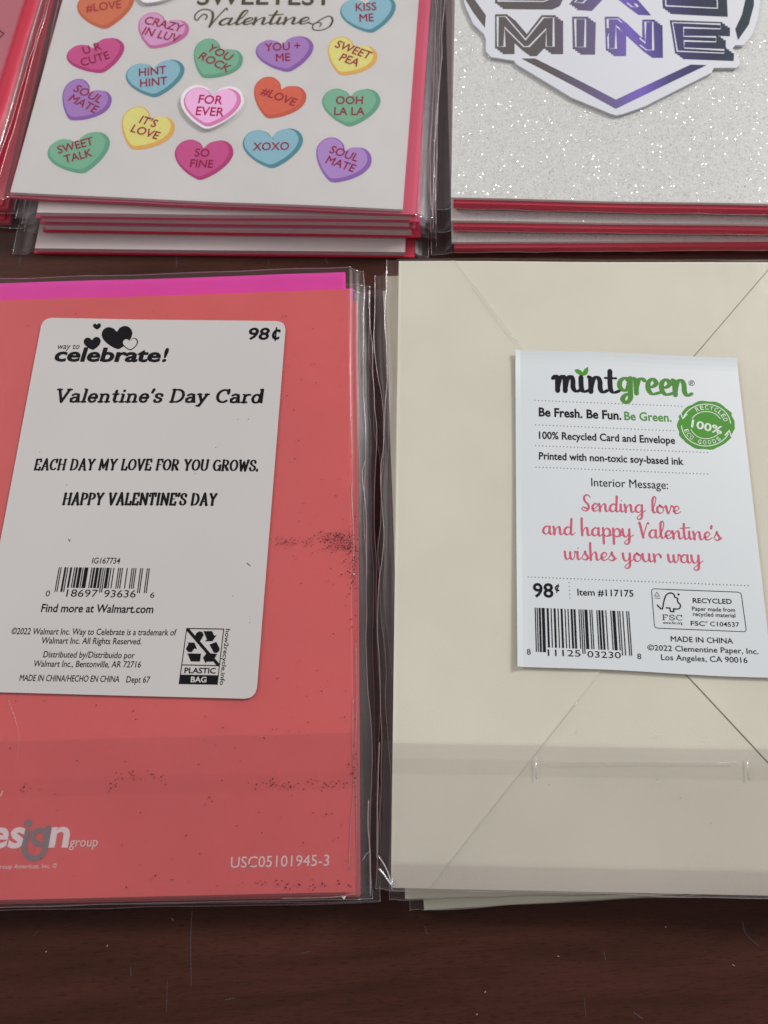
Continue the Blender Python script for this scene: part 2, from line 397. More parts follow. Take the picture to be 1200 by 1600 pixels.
def strokes_text(pl, items, p0, p1, cap, mat, wf, shear=0, dz=0, cr=FULL, capu=1.0, mats=None):
    """items: (advance, [polylines]) per glyph; scaled so the run fills p0..p1 and one unit of height is cap px"""
    p0, p1 = cr(*p0), cr(*p1)
    a, u, l, h = frame(pl, p0, p1, cap)
    X = 0; runs = []
    for adv, ss in items:
        runs.append([[(x + X, y) for x, y in s] for s in ss]); X += adv
    xs = [x for r in runs for s in r for x, y in s]; x0, x1 = min(xs), max(xs); sx = l / (x1 - x0); sy = h / capu
    mbs = {}
    k = 0
    for gi, r in enumerate(runs):
        m = mats[gi] if mats else mat
        mb = mbs.setdefault(m.name if m else '', (MB(), m))[0]
        for s in r:
            pts = [((x - x0) * sx + y * sy * shear, y * sy) for x, y in s]
            pts = [(a[0] + u[0] * x - u[1] * y, a[1] + u[1] * x + u[0] * y) for x, y in pts]
            ribbon(mb, pts, lambda dx, dy: wf(dx * u[0] + dy * u[1], -dx * u[1] + dy * u[0]) * sy, pl.z + dz + (k % 5) * .005); k += 1
    return [mb.build('lettering', m, pl.parent, pl.p) for mb, m in mbs.values()]

# brush script, x-height .5
SC = {
 'a': (.58, [[(.38,.42),(.25,.5),(.08,.35),(.05,.12),(.18,0),(.32,.12),(.40,.46)], [(.40,.48),(.38,.12),(.46,0),(.60,.14)]]),
 'd': (.58, [[(.38,.42),(.25,.5),(.08,.35),(.05,.12),(.18,0),(.32,.12),(.40,.46)], [(.45,1.0),(.41,.5),(.38,.12),(.46,0),(.60,.14)]]),
 'n': (.56, [[(.02,.48),(.06,.25),(.06,0)], [(.06,.05),(.16,.36),(.30,.5),(.36,.36),(.36,.1),(.44,0),(.58,.14)]]),
 'm': (.84, [[(-.08,.42),(.02,.5),(.07,.4),(.07,0)], [(.07,.1),(.16,.42),(.27,.5),(.33,.38),(.33,0)], [(.33,.1),(.42,.42),(.54,.5),(.60,.36),(.60,.12),(.70,0),(.86,.06)]]),
 'e': (.40, [[(0,.14),(.2,.2),(.34,.36),(.24,.5),(.08,.34),(.08,.1),(.2,0),(.42,.14)]]),
 'i': (.25, [[(.06,.48),(.05,.12),(.12,0),(.27,.14)], [(.10,.70),(.11,.74)]]),
 'l': (.28, [[(0,.14),(.2,.55),(.28,.95),(.2,1.06),(.1,.85),(.08,.2),(.16,0),(.3,.14)]]),
 'o': (.46, [[(.2,.5),(.05,.35),(.06,.08),(.2,0),(.36,.14),(.34,.4),(.2,.5),(.3,.38),(.5,.42)]]),
 'v': (.42, [[(0,.45),(.06,.48),(.12,.1),(.18,0),(.3,.3),(.34,.5),(.46,.42)]]),
 'g': (.56, [[(.38,.42),(.25,.5),(.08,.35),(.05,.12),(.18,0),(.32,.12),(.40,.46)], [(.40,.48),(.38,0),(.34,-.33),(.2,-.45),(.1,-.34),(.3,-.1),(.58,.14)]]),
 'h': (.56, [[(.08,1.06),(.06,.5),(.06,0)], [(.06,.05),(.16,.36),(.30,.5),(.36,.36),(.36,.1),(.44,0),(.58,.14)]]),
 'p': (.54, [[(.06,.5),(.06,0),(.05,-.45)], [(.06,.1),(.14,.38),(.28,.5),(.42,.34),(.38,.08),(.22,0),(.10,.08)], [(.30,.02),(.42,.04),(.56,.14)]]),
 'y': (.56, [[(.02,.48),(.04,.15),(.16,0),(.3,.15),(.38,.48)], [(.38,.48),(.36,0),(.32,-.33),(.18,-.45),(.08,-.34),(.3,-.1),(.58,.14)]]),
 'w': (.62, [[(.02,.48),(.04,.12),(.14,0),(.26,.15),(.3,.45)], [(.3,.45),(.3,.12),(.4,0),(.52,.2),(.54,.5),(.66,.42)]]),
 's': (.42, [[(0,.12),(.14,.36),(.2,.54),(.22,.38),(.33,.15),(.2,0),(.06,.06)], [(.2,.0),(.32,.04),(.44,.16)]]),
 'u': (.56, [[(.02,.48),(.04,.12),(.16,0),(.3,.14),(.36,.48)], [(.36,.48),(.36,.1),(.44,0),(.58,.14)]]),
 'r': (.42, [[(.04,.48),(.06,.2),(.06,0)], [(.06,.1),(.14,.38),(.26,.5),(.36,.44),(.40,.3)]]),
 't': (.30, [[(.12,.95),(.08,.4),(.1,.08),(.18,0),(.32,.14)], [(-.10,.66),(.36,.72)]]),
 'S': (.54, [[(.50,.88),(.36,1.05),(.18,.92),(.2,.65),(.38,.4),(.36,.1),(.16,0),(.02,.12),(.10,.24),(.28,.16)]]),
 'V': (.50, [[(0,.85),(.06,.92),(.14,.4),(.2,0)], [(.2,0),(.34,.5),(.48,.9),(.54,.88)]]),
 "'": (.12, [[(.08,.88),(.04,.72)]]), ' ': (.34, []),
}
def script(txt, table=SC): return [(table[c][0], [spline(s, 5) for s in table[c][1]]) for c in txt]
def brush(thin, thick):
    return lambda dx, dy: thin + (thick - thin) * max(0.0, -dy) ** .8 if dy < 0 else thin

# slab / spurred serif capitals and lower case, cap height 1
def arc(cx, cy, rx, ry, a0, a1, n=12): return [(cx + rx * math.cos(R(a0 + (a1 - a0) * k / n)), cy + ry * math.sin(R(a0 + (a1 - a0) * k / n))) for k in range(n + 1)]
def sf(x, y, w=.24): return [(x - w / 2, y), (x + w / 2, y)]
SL = {
 'A': (.78, [[(.12,.02),(.38,1)], [(.38,1),(.66,.02)], [(.2,.32),(.57,.32)], sf(.12,.04), sf(.66,.04)]),
 'C': (.74, [arc(.4,.5,.32,.46,50,310,16), [(.62,.96),(.62,.70)]]),
 'D': (.80, [[(.14,.04),(.14,.96)], [(.04,.96),(.34,.96)] + arc(.34,.5,.34,.46,90,-90) + [(.04,.04)]]),
 'E': (.66, [[(.14,.04),(.14,.96)], [(.04,.96),(.56,.96),(.56,.78)], [(.14,.52),(.44,.52)], [(.04,.04),(.58,.04),(.58,.24)]]),
 'F': (.62, [[(.14,.04),(.14,.96)], [(.04,.96),(.56,.96),(.56,.78)], [(.14,.52),(.44,.52)], sf(.14,.04)]),
 'G': (.80, [arc(.4,.5,.32,.46,50,360,16), [(.46,.46),(.80,.46)], [(.7,.46),(.7,.06)]]),
 'H': (.82, [[(.14,.04),(.14,.96)], [(.66,.04),(.66,.96)], [(.14,.52),(.66,.52)], sf(.14,.04), sf(.66,.04), sf(.14,.96), sf(.66,.96)]),
 'I': (.34, [[(.16,.04),(.16,.96)], sf(.16,.04), sf(.16,.96)]),
 'L': (.62, [[(.14,.04),(.14,.96)], sf(.14,.96), [(.04,.04),(.56,.04),(.56,.26)]]),
 'M': (.96, [[(.12,.04),(.14,.96)], [(.14,.96),(.46,.2)], [(.46,.2),(.78,.96)], [(.78,.96),(.80,.04)], sf(.12,.04), sf(.80,.04)]),
 'N': (.82, [[(.14,.04),(.14,.96)], [(.14,.96),(.66,.04)], [(.66,.04),(.66,.96)], sf(.14,.04), sf(.66,.96), sf(.10,.96,.16)]),
 'O': (.80, [arc(.4,.5,.32,.46,90,450,20)]),
 'P': (.68, [[(.14,.04),(.14,.96)], [(.04,.96),(.32,.96)] + arc(.32,.72,.26,.24,90,-90) + [(.14,.48)], sf(.14,.04,.28)]),
 'R': (.74, [[(.14,.04),(.14,.96)], [(.04,.96),(.32,.96)] + arc(.32,.72,.26,.24,90,-90) + [(.14,.48)], [(.34,.48),(.62,.06),(.72,.04)], sf(.14,.04)]),
 'S': (.64, [spline([(.54,.74),(.50,.9),(.32,.97),(.12,.84),(.16,.62),(.34,.5),(.52,.36),(.54,.16),(.34,.03),(.14,.1),(.08,.28)],4)]),
 'T': (.70, [[(.34,.04),(.34,.96)], [(.06,.76),(.06,.96),(.62,.96),(.62,.76)], sf(.34,.04)]),
 'U': (.80, [[(.14,.96),(.14,.34)] + arc(.40,.34,.26,.31,180,360) + [(.66,.96)], sf(.14,.96), sf(.66,.96)]),
 'V': (.78, [[(.12,.96),(.39,.03)], [(.39,.03),(.66,.96)], sf(.12,.96), sf(.66,.96)]),
 'W': (1.04, [[(.12,.96),(.32,.03)], [(.32,.03),(.52,.8)], [(.52,.8),(.72,.03)], [(.72,.03),(.92,.96)], sf(.12,.96), sf(.92,.96)]),
 'Y': (.76, [[(.12,.96),(.38,.48)], [(.38,.48),(.64,.96)], [(.38,.48),(.38,.04)], sf(.12,.96), sf(.64,.96), sf(.38,.04)]),
 'a': (.60, [[(.10,.54),(.26,.64),(.42,.56),(.44,.40),(.44,.04),(.56,.04)], [(.44,.38),(.22,.37),(.08,.24),(.10,.08),(.26,.02),(.44,.14)]]),
 'd': (.66, [arc(.28,.32,.20,.30,90,450,16), [(.50,1.0),(.50,.04),(.60,.04)], [(.40,1.0),(.50,1.0)]]),
 'e': (.56, [[(.08,.34),(.48,.34)] + arc(.28,.33,.20,.30,2,320,16)]),
 'i': (.32, [[(.06,.62),(.16,.62),(.16,.04)], sf(.16,.04), [(.16,.86),(.16,.88)]]),
 'l': (.32, [[(.06,1.0),(.16,1.0),(.16,.04)], sf(.16,.04)]),
 'n': (.68, [[(.06,.62),(.16,.62),(.16,.04)], sf(.16,.04), arc(.33,.42,.17,.20,180,0,8) + [(.50,.04)], sf(.52,.04)]),
 'r': (.50, [[(.06,.62),(.16,.62),(.16,.04)], sf(.18,.04,.28), arc(.36,.42,.20,.20,180,70,6)]),
 's': (.50, [spline([(.42,.50),(.38,.60),(.22,.64),(.10,.52),(.18,.38),(.34,.30),(.42,.18),(.32,.04),(.14,.04),(.08,.16)],4)]),
 't': (.42, [[(.18,.86),(.18,.16),(.24,.04),(.36,.06)], [(.04,.62),(.34,.62)]]),
 'y': (.62, [[(.10,.62),(.30,.04)], [(.50,.62),(.28,-.02),(.20,-.24),(.06,-.24)], sf(.10,.62,.2), sf(.50,.62,.2)]),
 "'": (.20, [[(.12,.98),(.07,.76)]]), '.': (.24, [[(.10,.03),(.10,.13)]]), ' ': (.34, []),
}
def slabtxt(txt, gap=0.0): return [(SL[c][0] + gap, [list(s) for s in SL[c][1]]) for c in txt]
def nib(wv, wh): return lambda dx, dy: wh + (wv - wh) * abs(dy)

def poly_px(pl, pts, mat, name='emblem', dz=0, cr=FULL, mb=None):
    b = mb or MB(); polygon(b, [pl.at(*cr(*p)) for p in pts], pl.z + dz)
    if mb is None: return b.build(name, mat, pl.parent, pl.p)
def line_px(pl, pts, w, mat, name='printed_line', dz=0, cr=FULL, smooth=False, closed=False, mb=None, caps=True):
    """w in photo px"""
    q = [pl.at(*cr(*p)) for p in pts]
    if smooth: q = spline(q, 5, closed)
    c = cr(*pts[0]); k = math.dist(pl.at(c[0], c[1]), pl.at(c[0] + 10, c[1])) / 10
    b = mb or MB(); ribbon(b, q, lambda dx, dy: w * k, pl.z + dz, closed=closed, caps=caps)
    if mb is None: return b.build(name, mat, pl.parent, pl.p)
def dots_px(pl, a, b, step, r, mat, cr=FULL):
    mb = MB(); n = int(math.dist(a, b) / step)
    for k in range(n + 1):
        t = k / n; p = pl.at(*cr(a[0] + (b[0] - a[0]) * t, a[1] + (b[1] - a[1]) * t)); disc(mb, p, r, pl.z, 6)
    return mb.build('dotted_line', mat, pl.parent, pl.p)

def upc(digits):
    Lc = ['0001101','0011001','0010011','0111101','0100011','0110001','0101111','0111011','0110111','0001011']
    s = '101' + ''.join(Lc[d] for d in digits[:6]) + '01010' + ''.join(''.join('10'[int(c)] for c in Lc[d]) for d in digits[6:]) + '101'
    bars = []; i = 0
    while i < 95:
        if s[i] == '1':
            j = i
            while j < 95 and s[j] == '1': j += 1
            tall = i < 10 or i >= 85 or 45 <= i < 50
            bars.append((i, j, tall)); i = j
        else: i += 1
    return bars
def barcode(pl, digits, tl, tr, bl, br, short, mat):
    mb = MB()
    def P(u, v):
        return (((tl[0] * (1 - u) + tr[0] * u) * (1 - v) + (bl[0] * (1 - u) + br[0] * u) * v), ((tl[1] * (1 - u) + tr[1] * u) * (1 - v) + (bl[1] * (1 - u) + br[1] * u) * v))
    for i, j, tall in upc(digits):
        e = 1 if tall else short; n = 5
        for k in range(n):
            q = [pl.at(*P(x / 95, e * y / n)) for x, y in ((i, k + 1), (j, k + 1), (j, k), (i, k))]
            mb.add([(x, y, pl.z) for x, y in q], [(0, 1, 2, 3)])
    return mb.build('barcode', mat, pl.parent, pl.p)

def heart_pts(n=40):
    base_ = [(0, .26), (.10, .40), (.27, .47), (.43, .38), (.50, .17), (.44, -.06), (.28, -.28), (.10, -.43), (0, -.47), (-.10, -.43), (-.28, -.28), (-.44, -.06), (-.50, .17), (-.43, .38), (-.27, .47), (-.10, .40)]
    return [(x, y * .82) for x, y in spline(base_, 4, True)]

# ------------------------------------------------------------------ table
tb = MB()
def tgrid():
    m = bpy.data.meshes.new('table_top'); bm = bmesh.new()
    bmesh.ops.create_grid(bm, x_segments=2, y_segments=2, size=.5)
    for v in bm.verts: v.co.x *= 1.5; v.co.y = v.co.y * 1.2 + .12
    r = bmesh.ops.extrude_face_region(bm, geom=bm.faces[:])
    for e in r['geom']:
        if isinstance(e, bmesh.types.BMVert): e.co.z = 0
    for v in bm.verts:
        if v not in r['geom']: v.co.z = -.03
    bmesh.ops.recalc_face_normals(bm, faces=bm.faces[:])
    bm.to_mesh(m); bm.free(); m.materials.append(WOOD)
    o = bpy.data.objects.new('table_top', m); COL.objects.link(o); o['kind'] = 'structure'; return o
TABLE = tgrid()
# hairline scratches and lint on the varnish
SCR = film('scratch', .05, .3, 1.0, 1.0, .1); LINT = paper('lint', lin(190, 160, 150), .8)
class _P0(Pose): pass
P0T = Pose(0, 0, 0, 0); TPL = Plane(P0T, .06, TABLE)
for pts, w, m in (([(300, 1424), (298, 1470), (299, 1540)], 1.6, SCR), ([(204, 1513), (205, 1524)], 2.0, SCR), ([(523/2, 1532), (260, 1580)], 1.3, SCR),
                  ([(664, 1447), (667, 1460)], 1.8, SCR), ([(944, 1487), (946, 1500)], 1.5, SCR), ([(1160, 1440), (1166, 1460), (1186, 1478)], 1.5, SCR), ([(990, 1582), (1003, 1591)], 2.5, SCR),
                  ([(913, 1560), (915, 1588)], 1.2, SCR), ([(275, 398), (276, 418)], 1.6, SCR), ([(508, 402), (512, 412)], 2.0, SCR), ([(212/1, 1400), (214, 1406)], 2, SCR), ([(34, 392), (30, 418)], 1.4, SCR), ([(420, 405), (420, 416)], 1.3, SCR),
                  ([(60, 1455), (52, 1462)], 1.2, SCR), ([(470, 1490), (486, 1486)], 1.1, SCR), ([(352, 1562), (366, 1560)], 1.6, SCR)):
    line_px(TPL, pts, w * .8, m, 'scratch', smooth=len(pts) > 2)
mb = MB()
for px, py, r in ((270, 1436, .35), (168, 1478, .25), (72, 1487, .2), (758, 1550, .25), (872, 1494, .2), (1146, 1508, .3), (745, 1585, .22), (1040, 1448, .2)):
    p = TPL.at(px, py); a = random.random() * 6
    tube(mb, [(p[0] - r * math.cos(a), p[1] - r * math.sin(a), .12), (p[0], p[1], .3), (p[0] + r * math.cos(a + .5), p[1] + r * math.sin(a + .5), .12)], .09, 4)
mb.build('lint', LINT, TABLE, P0T, kind='stuff')

# ------------------------------------------------------------------ packets
def thing(name, pose, label, cat, group=None):
    o = bpy.data.objects.new(name, None); COL.objects.link(o); o.empty_display_size = .01
    o.location = (pose.x * MM, pose.y * MM, pose.z * MM); o.rotation_euler = (0, 0, pose.a)
    o['label'] = label; o['category'] = cat
    if group: o['group'] = group
    return o

def sleeve(pose, parent, box, m, ztop, zside, seed, name='plastic_sleeve', wob=.5, seams='LRTB', flap=None, skew=(0, 0), tape=None):
    """clear film over box=(x0,y0,x1,y1) with margins m=(left,right,bottom,top)"""
    x0, y0, x1, y1 = box; mL, mR, mB, mT = m
    def cuts(a, b, ma, mb_):
        out = [a - ma, a - ma * .66, a - ma * .33, a - .25, a + .35]
        n = max(2, int((b - a) / 7)); out += [a + .35 + (b - a - .7) * k / n for k in range(1, n)]
        return out + [b - .35, b + .25, b + mb_ * .33, b + mb_ * .66, b + mb_]
    xs, ys = cuts(x0, x1, mL, mR), cuts(y0, y1, mB, mT)
    def nz(x, y, s): return noise.noise(Vector((x * .06 + seed * 7.3, y * .05 + seed * 3.1, s + seed)))
    V = []; G = {}
    for j, y in enumerate(ys):
        for i, x in enumerate(xs):
            dx = max(x0 - x, x - x1, 0); dy = max(y0 - y, y - y1, 0)
            d = math.hypot(dx, dy); t = min(d / 2.6, 1); t = t * t * (3 - 2 * t)
            z = ztop + (zside - ztop) * t
            X, Y = x, y
            if dx > 0: X += (nz(x * 0, y * .9, 1.5) * wob * 2.4 + nz(0, y * 3.2, 4.2) * wob * .7) * min(dx / max(mL if x < x0 else mR, 1e-3), 1) * (1 if x > x1 else -1) + 0
            if dy > 0: Y += nz(x * 1.2, 0, 2.5) * wob * .6 * min(dy / max(mB if y < y0 else mT, 1e-3), 1)
            if dx > 0 or dy > 0: z += (nz(x * 4, y * 2.2, 6) + .3) * .55 * min(1, d) * min(1, (ztop - zside) / 1.2)
            if dx > 0 and x < x0: X += skew[0] * (1 - (y - y0) / (y1 - y0)) * dx / mL - skew[1] * 0
            G[i, j] = len(V); V.append((X, Y, z))
    Fc = [(G[i, j], G[i + 1, j], G[i + 1, j + 1], G[i, j + 1]) for j in range(len(ys) - 1) for i in range(len(xs) - 1)]
    mb = MB(); mb.add(V, Fc); s = mb.build(name, FILM, parent, pose, smooth=True)
    s.data.materials.append(FILM2)
    for p, f in zip(s.data.polygons, Fc):
        cx = sum(V[q][0] for q in f) / 4; cy = sum(V[q][1] for q in f) / 4
        if not (x0 < cx < x1 and y0 < cy < y1): p.material_index = 1
    ni, nj = len(xs) - 1, len(ys) - 1
    sides = {'L': [G[0, j] for j in range(nj + 1)], 'R': [G[ni, j] for j in range(nj + 1)], 'B': [G[i, 0] for i in range(ni + 1)], 'T': [G[i, nj] for i in range(ni + 1)]}
    def back(px):
        return px
    for k in seams:
        mb = MB(); pts = spline([V[q] for q in sides[k]], 3); tube(mb, pts, .11, 4)
        mb.build('seam', SEAM, s, pose, smooth=True)
    if 'D' in seams: pass
    if flap:
        ya, yb, t0, t1, extra = flap   # flap panel from ya to yb; tape between t0 and t1 (local y), extra = lip line
        fm = FLAP2 if tape else FLAP
        film_sheet('closure_flap', fm, s, pose, x0 - mL * .6, ya, x1 + mR * .6, t0, ztop + .05)
        film_sheet('closure_flap', fm, s, pose, x0 - mL * .6, t1, x1 + mR * .6, yb, ztop + .05)
        film_sheet('adhesive_strip', tape or TAPE, s, pose, x0 - mL * .6, t0, x1 + mR * .6, t1, ztop + .07)
        if extra is not None: film_sheet('closure_flap', FLAP, s, pose, x0 - .2, ya, x1 + .2, extra, ztop + .14)
    return s

def crease(pl, pts, r, cr=FULL, mat=None, dz=.1):
    q = [(*pl.at(*cr(*p)), pl.z + dz) for p in pts]
    mb = MB(); tube(mb, spline(q, 4), r, 4); return mb.build('crease', mat or SEAM, pl.parent, pl.p, smooth=True)

def film_sheet(name, mat, parent, pose, x0, y0, x1, y1, z):
    mb = MB(); nx = max(2, int((x1 - x0) / 6)); ny = max(2, int((y1 - y0) / 6))
    mb.add([(x0 + (x1 - x0) * i / nx, y0 + (y1 - y0) * j / ny, z) for j in range(ny + 1) for i in range(nx + 1)],
           [(j * (nx + 1) + i, j * (nx + 1) + i + 1, (j + 1) * (nx + 1) + i + 1, (j + 1) * (nx + 1) + i) for j in range(ny) for i in range(nx)])
    return mb.build(name, mat, parent, pose, smooth=True)
def sheet(name, mat, parent, pose, x0, y0, x1, y1, z0, z1, rad=0, edge=None, step=6):
    mb = MB(); slab(mb, x0, y0, x1, y1, z0, z1, step, rad, edge); return mb.build(name, mat, parent, pose)

# ---------- top left: candy heart cards
GA = 'candy heart cards stacked at the upper left'
TLspec = [  # bl px, br px, surface z, base z, label
    ((54, 387.5), (633, 393.5), 2.4, 0.0, 'bottom card of the candy heart stack, its white lower edge sticking out furthest', 133),
    ((68, 353), (643, 362), 5.0, 2.6, 'second lowest card of the candy heart stack, red corner showing at lower left', 133),
    ((63, 340.5), (640, 348), 7.6, 5.2, 'middle card of the candy heart stack, only a thin white strip showing', 133),
    ((57, 331.5), (641, 337.5), 10.2, 7.8, 'card directly under the top one of the candy heart stack', 133),
]
for k, (bl, br, zs, z0, lab, w) in enumerate(TLspec):
    ps, w = pose_bottom(bl, br, zs, z0)
    t = thing('valentine_card', ps, lab, 'greeting card', GA)
    h = 178
    red = REDENV if k < 2 else PINKENV
    sheet('envelope', red, t, ps, -1.0, -.7, w + (3.2 if k != 2 else 2.0), h, .05, .5)
    sheet('card', WHITE_LOW, t, ps, 0, 0, w, h, .55, 2.25)
    sleeve(ps, t, (-1.0, -.7, w + 3.2, h), (6.2 + (k == 0) * 1.2, 5.0, .7, 6), 2.4, .7, 10 + k, seams='LR', wob=.35)

ps, w = pose_bottom((15.7, 300), (629, 327), 12.9, 10.4)
h = 178
t = thing('valentine_card', ps, 'white valentine card printed with pastel candy hearts and gold lettering, top of its stack', 'greeting card', GA)
sheet('envelope', PINKENV, t, ps, -.5, -.8, w + 4.3, h + 1, .05, 1.3)
def tledge(x, y): return (0, 0, 0)
card = sheet('card', WHITE, t, ps, 0, 0, w, h, 1.35, 2.40)
sleeve(ps, t, (-.5, -.8, w + 4.3, h + 1), (5.6, 5.2, .9, 6), 2.72, .7, 3, seams='LRB', wob=.35)
pl = Plane(ps, 2.46, card)
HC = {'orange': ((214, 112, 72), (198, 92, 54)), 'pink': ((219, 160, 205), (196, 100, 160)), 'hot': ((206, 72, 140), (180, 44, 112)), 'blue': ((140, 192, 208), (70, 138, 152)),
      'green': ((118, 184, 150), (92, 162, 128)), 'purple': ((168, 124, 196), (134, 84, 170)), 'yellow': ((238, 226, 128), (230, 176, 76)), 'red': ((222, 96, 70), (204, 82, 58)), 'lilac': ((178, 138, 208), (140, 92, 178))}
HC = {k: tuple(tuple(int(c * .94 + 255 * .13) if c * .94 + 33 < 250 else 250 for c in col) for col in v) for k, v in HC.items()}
hearts = [  # x0,x1,y0,y1 px, tilt, colour, lines, text tilt
    (119.5, 207, -21, 45, 9, 'orange', ['#LOVE'], 7), (214, 295, 20, 75.5, -20, 'pink', ['CRAZY', 'IN LUV'], -13), (104.5, 192, 58.5, 113, 20, 'hot', ['U R', 'CUTE'], 16),
    (195.5, 286, 92.5, 151, 9, 'blue', ['HINT', 'HINT'], 6), (301, 380, 60.5, 122, -28, 'green', ['YOU', 'ROCK'], -26), (399, 488.5, 55, 111.5, 10, 'purple', ['YOU +', 'ME'], 3),
    (511, 589.5, 57, 118, -24, 'yellow', ['SWEET', 'PEA'], -20), (531, 617.5, -8, 50.5, 10, 'blue', ['KISS', 'ME'], 3), (95.5, 175, 124, 188, -28, 'purple', ['SOUL', 'MATE'], -26),
    (188, 273, 166.5, 233.5, -24, 'yellow', ["IT'S", 'LOVE'], -17), (395, 478.5, 120.5, 185, -22, 'red', ['#LOVE'], -20), (502, 593.5, 137.5, 197, -1, 'green', ['OOH', 'LA LA'], 0),
    (74.5, 169, 205.5, 269.5, 17, 'green', ['SWEET', 'TALK'], 15), (271, 363, 218, 280.5, -2, 'hot', ['SO', 'FINE'], -2), (378, 472, 199.5, 262, 4, 'blue', ['XOXO'], 1), (492.5, 580.5, 215, 285, -22, 'lilac', ['SOUL', 'MATE'], -19)]
hl_names = {'orange': 'orange', 'pink': 'pale pink', 'hot': 'hot pink', 'blue': 'light blue', 'green': 'mint green', 'purple': 'purple', 'yellow': 'yellow', 'red': 'orange red', 'lilac': 'lilac'}
def heart(pl, x0, x1, y0, y1, tilt, cols, z, parent, shade=True, grow=0, name='candy_heart', thick=None, label=None):
    cx, cy = (x0 + x1) / 2, (y0 + y1) / 2
    A, B = pl.at(x0, cy), pl.at(x1, cy); C_, D_ = pl.at(cx, y0), pl.at(cx, y1)
    c = pl.at(cx, cy); Wd = math.dist(A, B); Hd = math.dist(C_, D_)
    a = R(tilt) + math.atan2(B[1] - A[1], B[0] - A[0])
    H = heart_pts(); q = [(x * math.cos(a) - y * math.sin(a), x * math.sin(a) + y * math.cos(a)) for x, y in H]
    bx = (min(p[0] for p in q), max(p[0] for p in q)); by = (min(p[1] for p in q), max(p[1] for p in q))
    s = Wd / (bx[1] - bx[0]) ; s2 = Hd / (by[1] - by[0]) ; s2 = min(max(s2, s * .85), s * 1.18)
    q = [((x - sum(bx) / 2) * s + c[0], (y - sum(by) / 2) * s2 + c[1]) for x, y in q]
    if grow:
        g = []
        for i, p in enumerate(q):
            a_, b_ = q[i - 1], q[(i + 1) % len(q)]; dx, dy = b_[0] - a_[0], b_[1] - a_[1]; l = math.hypot(dx, dy) or 1
            g.append((p[0] + dy / l * grow * -1, p[1] - dx / l * grow * -1))
        q = g
    out = []
    mb = MB()
    if thick: prism(mb, q, thick[0], thick[1])
    else: polygon(mb, q, z)
    o = mb.build(name, ink(*cols[1]) if shade else ink(*cols[0]), parent, pl.p)
    if label: o['label'] = label
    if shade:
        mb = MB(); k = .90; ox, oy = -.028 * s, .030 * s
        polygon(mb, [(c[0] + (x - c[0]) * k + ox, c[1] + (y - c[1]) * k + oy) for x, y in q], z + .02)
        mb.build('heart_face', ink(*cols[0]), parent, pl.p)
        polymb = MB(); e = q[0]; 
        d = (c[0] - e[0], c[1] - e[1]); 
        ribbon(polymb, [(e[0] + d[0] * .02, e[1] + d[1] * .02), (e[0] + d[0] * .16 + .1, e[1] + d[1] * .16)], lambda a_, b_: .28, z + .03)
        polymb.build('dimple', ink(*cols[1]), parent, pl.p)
    return s
def heart_text(pl, x0, x1, y0, y1, lines, tilt, dz, mat, parent, size=11.5, shift=(-2, 0)):
    cx, cy = (x0 + x1) / 2 + shift[0], (y0 + y1) / 2 + shift[1] - 2
    q = Plane(pl.p, pl.z, parent); n = len(lines)
    ca, sa = math.cos(R(-tilt)), math.sin(R(-tilt))
    mb = MB()
    for i, tx in enumerate(lines):
        fv = font_mesh(tx, .010)[0]; wv = (max(v[0] for v in fv) - min(v[0] for v in fv)) / CAP * size * 1.06
        oy = (i - (n - 1) / 2) * size * 1.42 + size * .5
        a = (-wv / 2, oy); b = (wv / 2, oy)
        rot = lambda p: (cx + p[0] * ca - p[1] * sa, cy + p[0] * sa + p[1] * ca)
        sans_into(mb, q, tx, rot(a), rot(b), size, .010, 0, dz)
    mb.build('lettering', mat, parent, pl.p)
INKR = ink(176, 36, 76); INKR2 = ink(176, 30, 88)
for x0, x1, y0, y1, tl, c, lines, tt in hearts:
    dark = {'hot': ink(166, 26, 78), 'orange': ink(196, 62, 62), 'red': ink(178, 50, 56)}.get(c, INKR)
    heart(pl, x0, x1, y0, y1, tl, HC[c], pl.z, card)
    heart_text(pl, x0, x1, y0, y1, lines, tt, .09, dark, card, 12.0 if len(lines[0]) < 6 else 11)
# raised stickers
heart(pl, 281, 379, 137, 204, -3, ((236, 232, 234), (236, 232, 234)), pl.z, card, shade=False, name='raised_heart', thick=(2.42, 3.45), label='raised heart sticker with white rim reading FOR EVER')
pl2 = Plane(ps, 3.5, card)
heart(pl2, 285, 375, 137, 197, -3, HC['pink'], 3.5, card)
heart_text(pl2, 285, 375, 137, 197, ['FOR', 'EVER'], -3, .09, INKR2, card, 13)
heart(pl, 203, 295, -66, 15, -22, ((236, 232, 234), (236, 232, 234)), pl.z, card, shade=False, name='raised_heart', thick=(2.42, 3.45), label='raised heart sticker with white rim cut by the top of the picture')
heart(pl2, 208, 287, -66, 5, -22, HC['purple'], 3.5, card)
# gold lettering
G1 = Crop(280, 0, 4.286)
sans(pl, 'SWEETEST', (118, 32), (1022, 34), 26, GOLD, .012, 0, .05, G1)
strokes_text(pl, script('alentine'), (265, 168), (868, 160), 21, GOLD, brush(.055, .15), .35, .05, G1)
line_px(pl, [(175, 130), (188, 108), (165, 95), (135, 118), (122, 135), (105, 125), (110, 95), (150, 65), (200, 66), (228, 90), (225, 130), (200, 182)], 2.1, GOLD, 'lettering', .05, G1, True)
line_px(pl, [(222, 80), (226, 110), (215, 150), (202, 180)], 3.6, GOLD, 'lettering', .06, G1, True)
line_px(pl, [(202, 182), (235, 140), (275, 95), (315, 55), (322, 68)], 2.1, GOLD, 'lettering', .055, G1, True)
line_px(pl, [(860, 150), (900, 160), (950, 130), (1000, 108), (1028, 125), (1015, 170), (960, 200), (900, 198), (898, 165), (930, 150), (952, 158), (940, 178)], 1.8, GOLD, 'lettering', .055, G1, True)
